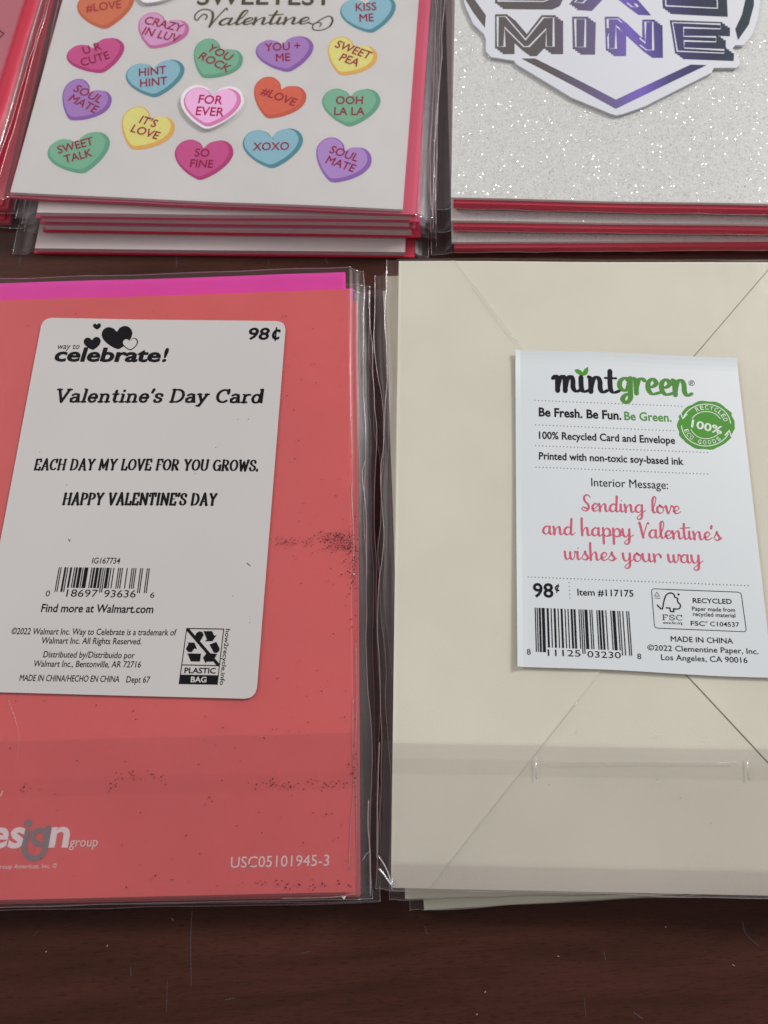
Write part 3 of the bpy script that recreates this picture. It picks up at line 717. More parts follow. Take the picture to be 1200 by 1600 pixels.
line_px(pl, [(1020, 118), (1028, 140), (1010, 175)], 2.8, GOLD, 'lettering', .06, G1, True)

# ---------- far left: pink and red cards cut by the frame
GF = 'pink and red cards cut by the left edge'
for k, (low, high, zs, z0, lab) in enumerate((
        ((12, 344), (84, 40), 2.6, 0.0, 'lowest card of the far left stack, red envelope corner showing below the others'),
        ((9, 322), (76, 20), 6.0, 3.6, 'red card in a shiny sleeve in the middle of the far left stack'),
        ((-24, 258), (54, 0), 11.5, 7.4, 'pale pink card on a red envelope, on top of the far left stack'))):
    ps = pose_side(low, high, zs, z0, 127)
    t = thing('valentine_card', ps, lab, 'greeting card', GF)
    zt = zs - z0
    sheet('envelope', REDENV, t, ps, 0, 0, 127, 178, .05, zt - 1.2)
    cd = sheet('card', PALEPINK if k == 2 else REDENV, t, ps, -2, .6, 127 - (4.6 if k == 2 else 1.5), 178, zt - 1.15, zt - .25)
    if k == 2:
        cp = Plane(ps, zt - .2, cd); line_px(cp, [(-3, 44), (2, 50), (6, 52), (2, 56), (-3, 62)], 2, ink(96, 40, 60), 'printed_mark', 0, FULL, True)
    sleeve(ps, t, (0, 0, 127, 178), (4, 5.0 if k < 2 else 3.0, 2.0, 5), zt, zt * .35, 30 + k, seams='RB', wob=.5)
    if k == 2:
        tube_mb = MB(); tube(tube_mb, [(128.6 + .3 * math.sin(y * .07), y, zt * .55) for y in range(-1, 178, 8)], .28, 5); tube_mb.build('crease', GLINT, t, ps, True)
    if k == 1:
        tube_mb = MB(); tube(tube_mb, [(129.6 + .4 * math.sin(y * .05), y, zt * .6) for y in range(-1, 178, 8)], .16, 5); tube_mb.build('crease', SEAM, t, ps, True)

# ---------- top right: glitter cards
GB = 'white glitter cards stacked at the upper right'
TR = [((706, 377), (1200, 373.5), 3.9, 0.0, 'glitter card with red envelope edge at the bottom of the upper right stack'),
      ((705, 343), (1200, 349), 8.2, 4.3, 'middle glitter card of the upper right stack, white strip over a red one'),
      ((705, 307), (1200, 321), 12.8, 8.6, 'white glitter card with a raised silver badge, on top of the upper right stack')]
for k, (bl, br, zs, z0, lab) in enumerate(TR):
    ps, _ = pose_bottom(bl, br, zs, z0)
    if k == 2:
        pq = pose_side(bl, (703.5, 0), zs, z0); ps.a = (ps.a * 2 + pq.a) / 3; ps = Pose(ps.x, ps.y, ps.z, ps.a)
    t = thing('glitter_card', ps, lab, 'greeting card', GB)
    zt = zs - z0; w, h = 130, 180
    sheet('envelope', REDENV, t, ps, 1.0, -1.6 + (k == 2) * .2, w, h, .05, zt - 1.5)
    card = sheet('card', GLITPAPER, t, ps, 0, 0, w, h, zt - 1.4, zt - .4)
    # loose flakes glued to the paper
    mb = MB(); rnd = random.Random(k)
    nfl = 13000 if k == 2 else 500
    for _ in range(nfl):
        x = rnd.uniform(.3, w - 5); y = rnd.uniform(.3, 75) if k == 2 else rnd.uniform(.1, 5); s = rnd.choice((.09, .11, .13, .18)) ; a = rnd.uniform(0, 6.3)
        tx, ty = rnd.gauss(0, .42), rnd.gauss(0, .42)
        V = []
        for q in range(4):
            dx, dy = s * math.cos(a + q * 1.571), s * math.sin(a + q * 1.571); V.append((x + dx, y + dy, zt - .28 + dx * tx + dy * ty))
        mb.add(V, [(0, 1, 2, 3)])
    mb.build('glitter_flakes', FLAKE, card, ps, kind='stuff')
    sleeve(ps, t, (0, -1.6, w, h), (7.0, 5, 1.6, 6), zt - .02, zt * .3, 40 + k, seams='LRB', wob=.45)
    mb = MB(); pts = [(-5.1 + .35 * noise.noise(Vector((y * .08, k, 0))), y, zt * .55) for y in range(-1, 170, 4)]; tube(mb, spline(pts, 3), .10, 4); mb.build('crease', SEAM, t, ps, True)
BADGEW = paper('badge_white', lin(214, 216, 224), .35, .02, .5, .03)
K = Crop(740, 0, 2.609)
zb = zt + .65
pb = Plane(ps, zb, card)
outl = [(-62, -100), (-35, 20), (0, 98), (42, 138), (50, 160), (50, 208), (72, 232), (165, 247), (176, 262), (400, 398), (560, 464), (582, 470), (610, 464), (700, 432), (970, 296), (980, 276), (1072, 276), (1088, 262), (1084, 242), (1056, 196), (1066, 184), (1100, 184), (1136, 140), (1160, 70), (1168, 0), (1160, -120), (1080, -340), (900, -520), (560, -600), (200, -520), (20, -320)]
mb = MB(); prism(mb, [pb.at(*K(*p)) for p in outl], zt - .3, zb); badge = mb.build('raised_badge', BADGEW, t, ps)
badge['label'] = 'raised white badge with dark holographic lettering'
pf = Plane(ps, zb + .06, badge)
mb = MB()
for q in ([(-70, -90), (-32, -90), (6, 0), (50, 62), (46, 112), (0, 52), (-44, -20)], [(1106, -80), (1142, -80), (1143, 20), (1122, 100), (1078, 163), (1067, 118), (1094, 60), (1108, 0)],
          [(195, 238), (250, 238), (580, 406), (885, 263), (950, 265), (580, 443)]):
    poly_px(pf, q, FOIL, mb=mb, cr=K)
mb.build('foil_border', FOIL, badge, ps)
LET = {
 'M': ([(88,58),(137,58),(212,145),(277,62),(335,62),(335,198),(285,198),(285,145),(228,206),(200,206),(137,145),(137,198),(88,198)], [(98,68),(131,68),(212,162),(284,72),(326,72),(326,190),(296,190),(296,118),(226,190),(204,190),(126,112),(126,190),(98,190)]),
 'I': ([(402,68),(468,68),(465,200),(405,200)], [(414,78),(456,78),(454,192),(417,192)]),
 'N': ([(535,68),(590,68),(688,163),(688,80),(740,80),(742,213),(698,213),(592,116),(592,206),(540,206)], [(546,78),(588,78),(700,176),(700,90),(730,90),(732,204),(704,204),(580,106),(580,198),(549,198)]),
 'E': ([(800,82),(1015,90),(1015,125),(868,120),(868,138),(998,141),(998,180),(868,176),(868,186),(1032,194),(1030,226),(822,218)], [(811,92),(1006,99),(1006,118),(856,113),(856,148),(988,151),(988,171),(858,167),(858,196),(1022,204),(1021,217),(830,209)]),
 'B': ([(88,-90),(300,-90),(336,-30),(322,2),(292,16),(88,14)], [(100,-80),(292,-80),(322,-30),(310,-4),(286,6),(100,4)]),
 'A': ([(470,-90),(580,-90),(694,40),(642,38),(560,-26),(500,-28),(452,22),(390,18)], [(480,-80),(574,-80),(670,28),(646,28),(566,-36),(492,-38),(446,12),(412,10)]),
 'E2': ([(765,-90),(1000,-90),(1006,46),(772,34)], [(778,-80),(990,-80),(994,34),(784,24)]),
}
zk = 0
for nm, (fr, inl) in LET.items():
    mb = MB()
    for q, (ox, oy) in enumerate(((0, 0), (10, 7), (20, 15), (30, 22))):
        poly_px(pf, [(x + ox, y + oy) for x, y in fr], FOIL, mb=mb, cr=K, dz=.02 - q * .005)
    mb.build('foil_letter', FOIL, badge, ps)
    line_px(pf, inl, 1.9, BADGEW, 'inline_stroke', .03, K, closed=True)

# ---------- bottom left: coral cards
GC = 'coral cards stacked at the lower left, backs up'
BLs = [(4.2, 0.0, (562, 1402), (553, 520), 'coral card at the bottom of the lower left stack, hardly showing'),
       (6.6, 3.2, (563, 1399), (558, 462), 'coral card under the labelled one, its right edge sticking out')]
CORALD = CORAL
for k, (zs, z0, low, high, lab) in enumerate(BLs):
    ps = pose_side(low, high, zs, z0, 127)
    t = thing('coral_card', ps, lab, 'greeting card', GC)
    zt = zs - z0; h = 174
    sheet('envelope', MAGENTA, t, ps, 0, 1, 125.5, h + 5.5, .05, zt - 1.5)
    cd = sheet('card', CORAL, t, ps, -1.5, 0, 127, h, zt - 1.4, zt - .35)
    sleeve(ps, t, (-1.5, 0, 127, h + 5.5), (4, 4.6, 1.6, 1.2), zt - .02, zt * .3, 50 + k, seams='RBT', wob=.45 + .3 * k)
ps = pose_side((555, 1394), (545, 453), 9.8, 6.4, 127.5)
t = thing('coral_card', ps, 'coral card with a large white price label, on top of the lower left stack', 'greeting card', GC)
zt = 3.4; h = 175
sheet('envelope', MAGENTA, t, ps, 1, 1, 126.3, h + 7.6, .05, 1.5)
card = sheet('card', CORAL, t, ps, 0, 0, 127.5, h, 1.6, zt - .35)
sl = sleeve(ps, t, (0, 0, 127.5, h + 7.6), (4, 4.2, 1.8, .8), zt, .9, 53, seams='RBT', wob=.55, flap=(-.4, 38.5, 24.5, 29.0, None), tape=TAPE2)
lp = Plane(ps, zt - .28, card)
LG = ink(248, 232, 232); GR = ink(150, 136, 138)
sans(lp, 'USC05101945-3', (360, 1356), (514, 1352.5), 17, LG, 0, .05)
D1 = Crop(0, 1240, 4)
sans(lp, 'des', (-218, 338), (140, 334), 43, LG, .026, .12, 0, D1)
sans(lp, 'n', (303, 332), (425, 331), 43, LG, .026, .06, .01, D1)
mb = MB()
line_px(lp, [(175, 222), (160, 300)], 8.5, GR, cr=D1, mb=mb, dz=.03, caps=False)
line_px(lp, [(158, 300), (152, 335), (163, 378), (205, 405), (258, 388), (286, 335), (296, 270), (302, 213)], 8.2, GR, cr=D1, smooth=True, mb=mb, dz=.035)
line_px(lp, [(248 + 42 * math.cos(a / 12 * 6.283), 272 + 44 * math.sin(a / 12 * 6.283)) for a in range(12)], 7.6, GR, cr=D1, closed=True, smooth=True, mb=mb, dz=.04)
disc(mb, lp.at(*D1(176, 185)), .95, lp.z + .045, 14)
mb.build('lettering', GR, card, ps)
sans(lp, 'group', (432, 333), (607, 330), 15, LG, 0, .1, 0, D1)
sans(lp, 'Group Americas, Inc. ©', (-32, 470), (355, 464), 6.5, LG, 0, .05, 0, D1)
line_px(lp, [(-4, 1247), (2, 1242), (4, 1236)], 1.6, LG, 'lettering')
# red glitter shed on the sleeve
mb = MB(); rnd = random.Random(5); sp2 = Plane(ps, zt + .10, t)
def speck(px, py, s):
    x, y = sp2.at(px, py); a = rnd.uniform(0, 6.3)
    mb.add([(x + s * math.cos(a + q * 1.571), y + s * (.55 + .45 * (q % 2)) * math.sin(a + q * 1.571), sp2.z + .03 * q) for q in range(4)], [(0, 1, 2, 3)])
def on_label(px, py): return py < 1095 and py > 495 and px < 450 - (py - 500) * .095 and px > 70 - (py - 500) * .2
for _ in range(330):
    px = 560 * rnd.random() ** .55; py = rnd.uniform(470, 1392)
    if on_label(px, py): continue
    speck(px, py, rnd.choice((.11, .14, .18, .24)))
for _ in range(270):       # the rubbed streak
    u = rnd.random() ** .6; px = 482 + u * 66; band = rnd.random() < .55
    py = (838 if band else 853) + rnd.gauss(0, 4.5) + (px - 515) * .05
    if rnd.random() < .25 + .75 * u: speck(px, py, rnd.uniform(.13, .25))
for _ in range(60): speck(rnd.uniform(430, 490), 847 + rnd.gauss(0, 4), .18)
for cx, cy, n, sx in ((225, 1212, 24, 22), (430, 1226, 22, 14), (178, 1226, 7, 5), (38, 1230, 6, 5), (450, 1382, 40, 60), (505, 1225, 26, 22), (552, 860, 60, 6), (553, 905, 40, 5), (556, 1200, 40, 5)):
    for _ in range(n):
        px, py = rnd.gauss(cx, sx), rnd.gauss(cy, 4 + (cx > 540) * 22)
        if px < 560 and py < 1393: speck(px, py, rnd.uniform(.14, .28))
mb.build('glitter_specks', SPECK, t, ps, kind='stuff')
# price label
q = [Plane(ps, zt + .2, t).at(*p) for p in ((66, 500), (447, 502), (393, 1092))]
mid = Plane(ps, zt + .2, t)
P_tl, P_tr, P_br = q
ang = math.atan2(P_tr[1] - P_tl[1], P_tr[0] - P_tl[0]); ang2 = math.atan2(P_tr[1] - P_br[1], P_tr[0] - P_br[0]) - math.pi / 2
ang = (ang + ang2) / 2; Wl = math.dist(P_tl, P_tr); Hl = math.dist(P_tr, P_br)
def rot_slab(name, mat, parent, pose, tr, ang, w, h, z0, z1, rad, lift=None):
    """rectangle given by its top right corner in packet coordinates"""
    mb = MB(); slab(mb, -w, -h, 0, 0, z0, z1, 1.5, rad, lift)
    c, s = math.cos(ang), math.sin(ang); mb.v = [(tr[0] + x * c - y * s, tr[1] + x * s + y * c, z) for x, y, z in mb.v]
    return mb.build(name, mat, parent, pose, smooth=False)
lab = rot_slab('price_label', LABELW, t, ps, P_tr, ang, Wl, Hl, zt + .07, zt + .26, 3.0)
pl = Plane(ps, zt + .31, lab)
BK = ink(26, 24, 28)
C5 = Crop(60, 490, 3); C6 = Crop(40, 700, 3.077); C7 = Crop(60, 860, 6); C8 = Crop(0, 780, 1.9355); C9 = Crop(260, 970, 8.571)
sans(pl, '98', (978, 120), (1078, 121), 17.5, BK, .024, .12, 0, C5)
sans(pl, 'c', (1090, 119), (1128, 119.5), 22, BK, .02, .12, 0, C5)
line_px(pl, [(1116, 66), (1110, 126)], 2.2, BK, 'lettering', .02, C5)
sans(pl, 'way to', (86, 166), (190, 166), 9, BK, .0, .12, 0, C5)
sans(pl, 'celebrate', (70, 221), (566, 224), 20.5, BK, .026, .12, 0, C5)
sans(pl, 'celebrate', (73, 222.5), (569, 225.5), 20.5, BK, .02, .12, .01, C5)
sans(pl, '!', (578, 224), (598, 224), 20, BK, .026, .14, 0, C5)
def ph(cx, cy, w, mat, z, k=1.0):
    mb = MB(); H = [(x * math.cos(.08) - y * math.sin(.08), x * math.sin(.08) + y * math.cos(.08)) for x, y in heart_pts()]
    polygon(mb, [pl.at(*C5(cx + x * w * k, cy - y * w * .95 * k)) for x, y in H], pl.z + z); return mb.build('printed_heart', mat, lab, ps)
ph(275, 60, 38, BK, 0); ph(253, 140, 80, BK, 0); ph(370, 113, 144, BK, 0); ph(430, 143, 76, BK, .02); ph(430, 143, 76, LABELW, .04, .86)
strokes_text(pl, slabtxt("Valentine's Day Card", .02), (72, 415), (1046, 419), 20.5, BK, nib(.20, .125), .14, 0, C5)
strokes_text(pl, slabtxt('EACH DAY MY LOVE FOR YOU GROWS.', .06), (40, 106), (1112, 111), 17.3, BK, nib(.19, .075), .06, 0, C6)
strokes_text(pl, slabtxt("HAPPY VALENTINE'S DAY", .06), (176, 273), (915, 276), 18.5, BK, nib(.20, .08), .06, 0, C6)
sans(pl, 'IG167734', (500, 122), (762, 124), 9, BK, .006, .06, 0, C7)
barcode(pl, [0, 1, 8, 6, 9, 7, 9, 3, 6, 3, 6, 6], C7(192, 157), C7(1045, 167), C7(150, 387), C7(1015, 400), .83, BK)
for tx, a, b, y0, y1, cp in (('0', 65, 103, 430, 430, 9), ('18697', 258, 550, 433, 437, 11.3), ('93636', 610, 908, 439, 441, 11.3), ('6', 1045, 1085, 443, 443, 8.5)):
    sans(pl, tx, (a, y0), (b, y1), cp, BK, 0, .04, 0, C7)
sans(pl, 'Find more at Walmart.com', (22, 576), (1073, 587), 12.3, BK, .016, .06, 0, C7)
for tx, a, ya, b, yb in (('©2022 Walmart Inc. Way to Celebrate is a trademark of', 33, 408, 532, 412), ('Walmart Inc. All Rights Reserved.', 124, 436, 427, 439), ('Distributed by/Distribuido por', 130, 478, 406, 481),
                         ('Walmart Inc., Bentonville, AR 72716', 100, 506, 425, 509), ('MADE IN CHINA/HECHO EN CHINA', 58, 549, 360, 553), ('Dept 67', 381, 554, 452, 555)):
    sans(pl, tx, (a, ya), (b, yb), 9.6, BK, .007, .06, 0, C8)
mb = MB()
for a, b, w_ in (((272, 102), (768, 110), 1.4), ((768, 110), (680, 855), 1.3), ((272, 102), (170, 845), 1.3), ((212, 590), (703, 600), 1.4), ((285, 115), (695, 590), 4.6)):
    line_px(pl, [a, b], w_, BK, mb=mb, cr=C9, dz=.01 if w_ > 2 else 0)
poly_px(pl, [(190, 720), (697, 730), (682, 855), (170, 846)], BK, mb=mb, cr=C9, dz=.015)
for q in ([(385, 205), (400, 165), (440, 140), (480, 150), (500, 190), (460, 260), (440, 280), (380, 240)], [(498, 138), (610, 138), (640, 200), (672, 190), (618, 272), (515, 272), (545, 250)],
          [(578, 318), (668, 282), (712, 370), (705, 410), (670, 430), (635, 425)], [(278, 290), (375, 292), (410, 378), (375, 370), (340, 418), (290, 415), (262, 375), (298, 305)],
          [(282, 436), (463, 440), (450, 545), (328, 542)], [(490, 495), (540, 430), (680, 444), (620, 545), (535, 548), (527, 572)]):
    poly_px(pl, q, BK, mb=mb, cr=C9, dz=.02)
mb.build('emblem', BK, lab, ps)
sans(pl, 'PLASTIC', (240, 699), (657, 704), 8.3, BK, .015, 0, .03, C9)
sans(pl, 'BAG', (325, 820), (535, 823), 8.2, LABELW, .024, 0, .06, C9)
sans(pl, 'how2recycle.info', (797, 108), (714, 858), 6.6, BK, .008, 0, 0, C9)
mb = MB()
for px, py in ((372, 655), (388, 655), (337, 699), (134, 735), (305, 740), (364, 931), (390, 973), (110, 843), (104, 758), (296, 1014), (62, 706)): disc(mb, pl.at(px, py), .13, pl.z, 6)
line_px(pl, [(386, 880), (391, 884)], 1.2, BK, mb=mb); line_px(pl, [(107, 842), (109, 846)], 1, BK, mb=mb)
mb.build('glitter_specks', SPECK, lab, ps, kind='stuff')
# crumpled film along the right side
cp = Plane(ps, zt, sl)
for pts, r in (([(549, 760), (551, 800), (553, 850), (552, 880)], .16), ([(552, 1090), (550, 1150), (553, 1220), (548, 1290), (545, 1360)], .13), ([(556, 1000), (558, 1100), (555, 1180), (557, 1250), (556, 1380)], .10),
               ([(570, 720), (566, 745), (572, 800), (573, 900)], .12), ([(576, 1250), (575, 1290), (578, 1330), (579, 1400)], .2), ([(534, 1401), (540, 1403)], .5), ([(556, 1396), (520, 1402), (440, 1404)], .12), ([(566, 1345), (572, 1335), (578, 1330)], .12)):
    crease(cp, pts, r, dz=-.1)
crease(cp, [(553, 896), (554, 899)], .4, mat=GLINT)
crease(cp, [(536, 1403), (539, 1404)], .45, mat=GLINT)

for pts in ([(20, 1210), (30, 1150), (12, 1090)],):
    crease(cp, pts, .035, dz=.06, mat=SEAM)

# ---------- bottom right: cream envelopes
GD = 'cream envelopes stacked at the lower right, backs up'
ENVW, ENVH = 134, 184
def env_back(t, ps, z0, z1, detail=True):
    e = sheet('envelope', CREAM, t, ps, 0, 0, ENVW, ENVH, z0, z1)
    return e
specs = [((663, 1422.5), (596, 425), 3.2, 0.0, 'lowest cream envelope, turned so that its lower left corner sticks out furthest'),
         ((633, 1405), (602, 425), 6.4, 3.4, 'cream envelope directly under the labelled one, thin wedge of lower edge showing')]
for k, (low, high, zs, z0, labl) in enumerate(specs):
    ps = pose_side(low, high, zs, z0)
    t = thing('cream_envelope', ps, labl, 'envelope', GD)
    zt = zs - z0
    e = env_back(t, ps, .05, zt - .2)
    sleeve(ps, t, (0, 0, ENVW, ENVH), (4.6 if k == 0 else 3.6, 4, .25, 1.4), zt, zt * .3, 60 + k, seams='LRB' , wob=.9)
ps = pose_side((610.5, 1388), (623, 408), 10.6, 6.8)
t = thing('cream_envelope', ps, 'cream envelope with a white paper label, on top of the lower right stack', 'envelope', GD)
zt = 3.8
e = env_back(t, ps, .05, zt - 2.0)
ep = Plane(ps, zt - .5, e)
def flap(pts, z0, z1, name='envelope_flap'):
    # triangular flap, gridded so that it follows the buckled sheet
    a, b, c = [ep.at(*p) for p in pts]; n = 24; V = []; Fc = []
    for z in (z1, z0):
        for i in range(n + 1):
            for j in range(n + 1 - i):
                u, v = i / n, j / n; V.append((a[0] + (b[0] - a[0]) * u + (c[0] - a[0]) * v, a[1] + (b[1] - a[1]) * u + (c[1] - a[1]) * v, z))
    idx = {}; k = 0
    for i in range(n + 1):
        for j in range(n + 1 - i): idx[i, j] = k; k += 1
    def orient(f):
        A, B, C_ = [V[q] for q in f]; s = (B[0] - A[0]) * (C_[1] - A[1]) - (B[1] - A[1]) * (C_[0] - A[0])
        return f if s > 0 else f[::-1]
    for i in range(n):
        for j in range(n - i):
            f = orient((idx[i, j], idx[i + 1, j], idx[i, j + 1])); Fc.append(f); Fc.append(tuple(q + k for q in f[::-1]))
            if i + j < n - 1: f = orient((idx[i + 1, j], idx[i + 1, j + 1], idx[i, j + 1])); Fc.append(f); Fc.append(tuple(q + k for q in f[::-1]))
    rim = [idx[i, 0] for i in range(n)] + [idx[n - j, j] for j in range(n)] + [idx[0, j] for j in range(n, 0, -1)]
    for p, q in zip(rim, rim[1:] + rim[:1]): Fc.append((p, p + k, q + k, q))
    mb = MB(); mb.add(V, Fc); return mb.build(name, CREAM, e, ps)
LY = Plane(ps, 0, e)
def cut_line(apex, top, bot):
    A, T_, B_ = ep.at(*apex), ep.at(*top), ep.at(*bot)
    def cut(y):
        P = T_ if y > A[1] else B_
        return A[0] + (P[0] - A[0]) * (y - A[1]) / (P[1] - A[1])
    return cut, A[1]
def ruled(xa, xb, y0, ym, z0, z1, lip=0, right=False):
    # sheet between two edges xa(y) and xb(y)
    n, m = 60, 20; V = []; Fc = []
    for z in (z1, z0):
        for r in range(n + 1):
            y = y0 + (ENVH - 2 * y0) * r / n
            if r == round((ym - y0) / (ENVH - 2 * y0) * n): y = ym
            a_, b_ = xa(y), xb(y)
            for q in range(m + 1):
                u = q / m; k = (1 - u) if right else u
                V.append((a_ + (b_ - a_) * u, y, z + (lip * k ** 30 if z == z1 else 0)))
    N = (n + 1) * (m + 1); I = lambda r, q: r * (m + 1) + q
    for r in range(n):
        for q in range(m):
            f = (I(r, q), I(r, q + 1), I(r + 1, q + 1), I(r + 1, q)); Fc += [f, tuple(k + N for k in f[::-1])]
    rim = [I(0, q) for q in range(m)] + [I(r, m) for r in range(n)] + [I(n, q) for q in range(m, 0, -1)] + [I(r, 0) for r in range(n, 0, -1)]
    for p, q in zip(rim, rim[1:] + rim[:1]): Fc.append((p, p + N, q + N, q))
    mb = MB(); mb.add(V, Fc); return mb.build('envelope_flap', CREAM, e, ps)
cl, yl = cut_line((1073, 879), (740, 445), (688, 1365))
cr_, yr = cut_line((858, 822), (1200, 423), (1200, 1190))
XR = lambda y: min(cr_(y), ENVW - .2)
ruled(lambda y: .03, lambda y: XR(y) - .42, .03, yr, zt - 1.98, zt - .74)          # broad upper and lower flaps
ruled(XR, lambda y: ENVW - .03, .05, yr, zt - 1.98, zt - .60, .10, True)            # right flap, a slit away from them
ruled(lambda y: .05, lambda y: max(cl(y), .2), .06, yl, zt - .72, zt - .62, .20)     # left flap
sl = sleeve(ps, t, (0, 0, ENVW, ENVH), (3.9, 4, .5, 2.2), zt, .6, 66, seams='LRB', wob=.75, flap=(-.3, 35.0, 27.5, 31.4, 6.2))
# strip ticks, creases, and pale tubes imitating highlights along the left flap's edges
cp = Plane(ps, zt + .1, sl)
for pts, r, m in (([(837, 1184), (838, 1217)], .17, GLINT), ([(1168, 1184), (1169.5, 1219)], .17, GLINT), ([(591, 1337), (603, 1356), (611, 1378)], .16, GLINT), ([(592, 1357), (601, 1368), (612, 1384)], .3, GLINT), ([(613, 1372), (612, 1390)], .26, GLINT),
                  ([(593, 1160), (590, 1240), (589, 1340)], .12, SEAM), ([(848, 1194), (1000, 1192), (1150, 1192)], .08, SEAM), ([(1030, 1148), (1024, 1149)], .1, SEAM), ([(905, 1093), (820, 1200), (760, 1275), (700, 1351)], .075, SEAM), ([(742, 447), (775, 492), (806, 532)], .06, SEAM)):
    crease(cp, pts, r, mat=m, dz=0)
mb = MB(); cq = Plane(ps, zt + .16, sl)
for px, py in ((1063, 1247), (1111, 1286), (858, 1226), (1027, 1218), (900, 1145)): disc(mb, cq.at(px, py), .11, cq.z, 6)
mb.build('dust_specks', ink(90, 80, 74), sl, ps, kind='stuff')
# label
mid = Plane(ps, zt + .22, t)
A, B, C_, D_ = [mid.at(*p) for p in ((799.5, 549), (1151, 560), (1199, 1060), (806, 1042))]
ang = (math.atan2(B[1] - A[1], B[0] - A[0]) + math.atan2(C_[1] - D_[1], C_[0] - D_[0])) / 2
ang2 = (math.atan2(B[1] - C_[1], B[0] - C_[0]) + math.atan2(A[1] - D_[1], A[0] - D_[0])) / 2 - math.pi / 2
ang = (ang + ang2) / 2; Wl = (math.dist(A, B) + math.dist(C_, D_)) / 2; Hl = (math.dist(A, D_) + math.dist(B, C_)) / 2
def lift(x, y):
    e1 = max(0, 1 - (x + Wl) / 2.4); e2 = max(0, 1 - (-y) / 5)
    return (0, .18 * math.sin(x / 9), (.7 * e1 ** 2) * (.55 + .45 * math.sin(y / 22)) + .35 * e2 ** 2)
lab = rot_slab('paper_label', LABELC, t, ps, B, ang, Wl, Hl, zt + .14, zt + .24, 0, lift)
pl = Plane(ps, zt + .31, lab)
PB = ink(34, 32, 40); GRN = ink(84, 142, 62); GRN2 = ink(84, 150, 60); ROSE = ink(212, 98, 124); GY = ink(96, 96, 100)
E6 = Crop(780, 540, 2.857); E7 = Crop(780, 790, 2.857); E8 = Crop(860, 560, 4); E9 = Crop(830, 760, 3.75); EB = Crop(820, 930, 6.316); EF = Crop(1010, 910, 6.316)
BS = dict(SC); BS['t'] = (.40, [[(.14,.72),(.12,.3),(.14,.08),(.24,0),(.42,.06)], [(-.04,.48),(.34,.48)]]); BS['i'] = (.30, [[(.04,.48),(.04,.14),(.12,0),(.32,.06)]])
BS['n'] = (.60, [[(.0,.50),(.06,.42),(.06,0)], [(.06,.1),(.16,.42),(.30,.5),(.38,.36),(.38,.12),(.46,0),(.62,.06)]])
BS['r'] = (.40, [[(.0,.50),(.06,.42),(.06,0)], [(.06,.16),(.16,.44),(.28,.5),(.36,.44)]])
BS['g'] = (.54, [[(.38,.40),(.25,.5),(.08,.40),(.05,.2),(.18,.08),(.32,.16),(.40,.42)], [(.42,.50),(.40,.1),(.38,-.18),(.24,-.32),(.12,-.22),(.20,-.08),(.36,-.02)]])
BS['e'] = (.46, [[(.06,.24),(.22,.24),(.36,.36),(.26,.5),(.10,.40),(.07,.16),(.2,0),(.46,.06)]])
bb = lambda dx, dy: .065 + .08 * abs(dy) ** 1.2
strokes_text(pl, script('mintgreen', BS), (18, 201), (885, 232), 46, None, bb, 0, 0, E8, 1.0, [PB] * 4 + [GRN] * 5)
mb = MB()
for q in ([(152, 70), (172, 66), (192, 76), (206, 92), (210, 107), (182, 101), (162, 90)], [(211, 107), (203, 85), (213, 66), (235, 52), (238, 75), (230, 98)]): poly_px(pl, q, GRN2, mb=mb, cr=E8)
mb.build('leaf_emblem', GRN2, lab, ps)
sans(pl, '®', (866, 170), (904, 171), 8, GY, 0, 0, 0, E8)
for a, b in (((160, 244), (815, 270)), ((163, 353), (780, 380)), ((163, 446), (930, 477)), ((165, 542), (930, 573))): dots_px(pl, a, b, 15.6, .155, GY, E6)
dots_px(pl, (130, 318), (1112, 357), 15.6, .155, GY, E7); dots_px(pl, (312, 343), (316, 412), 15, .15, GY, E7)
sans(pl, 'Be Fresh. Be Fun.', (177, 314), (546, 330), 13, PB, .026, 0, 0, E6); sans(pl, 'Be Green.', (560, 331), (770, 339), 12.6, GRN2, .014, 0, 0, E6)
sans(pl, '100% Recycled Card and Envelope', (178, 415), (786, 438), 11, PB, .016, 0, 0, E6)
sans(pl, 'Printed with non-toxic soy-based ink', (178, 507), (824, 532), 11, PB, .016, 0, 0, E6)
sans(pl, 'Interior Message:', (412, 627), (755, 640), 12.5, PB, 0, 0, 0, E6)
br = brush(.05, .125)
strokes_text(pl, script('Sending love'), (298, 142), (878, 160), 24, ROSE, br, .0, 0, E9)
strokes_text(pl, script("and happy Valentine's"), (72, 278), (1120, 316), 25, ROSE, br, -.02, 0, E9)
strokes_text(pl, script('wishes your way'), (200, 426), (1008, 450), 25, ROSE, br, -.02, 0, E9)
sans(pl, '98', (152, 407), (243, 409), 21, PB, .020, 0, 0, E7); sans(pl, 'c', (249, 380), (268, 381), 13, PB, .02, 0, 0, E7); line_px(pl, [(264, 351), (257, 388)], 1.5, PB, 'lettering', .02, E7)
sans(pl, 'Item #117175', (350, 400), (600, 406), 10, PB, .010, 0, 0, E7)
barcode(pl, [8, 1, 1, 1, 2, 5, 0, 3, 2, 3, 0, 8], EB(98, 122), EB(1030, 158), EB(110, 558), EB(1061, 597), .89, PB)
for tx, a, b, y0, y1, cp_ in (('8', 22, 60, 586, 586, 8.6), ('11125', 228, 552, 597, 605, 9.8), ('03230', 620, 950, 612, 623, 9.8), ('8', 1113, 1152, 630, 630, 8.6)): sans(pl, tx, (a, y0), (b, y1), cp_, PB, 0, 0, 0, EB)
mb = MB()
rr = [(75, 62), (905, 95), (928, 104), (938, 122), (985, 462), (980, 480), (962, 486), (108, 450), (88, 442), (80, 425), (52, 85), (58, 68)]
line_px(pl, rr, .9, PB, mb=mb, cr=EF, closed=True)
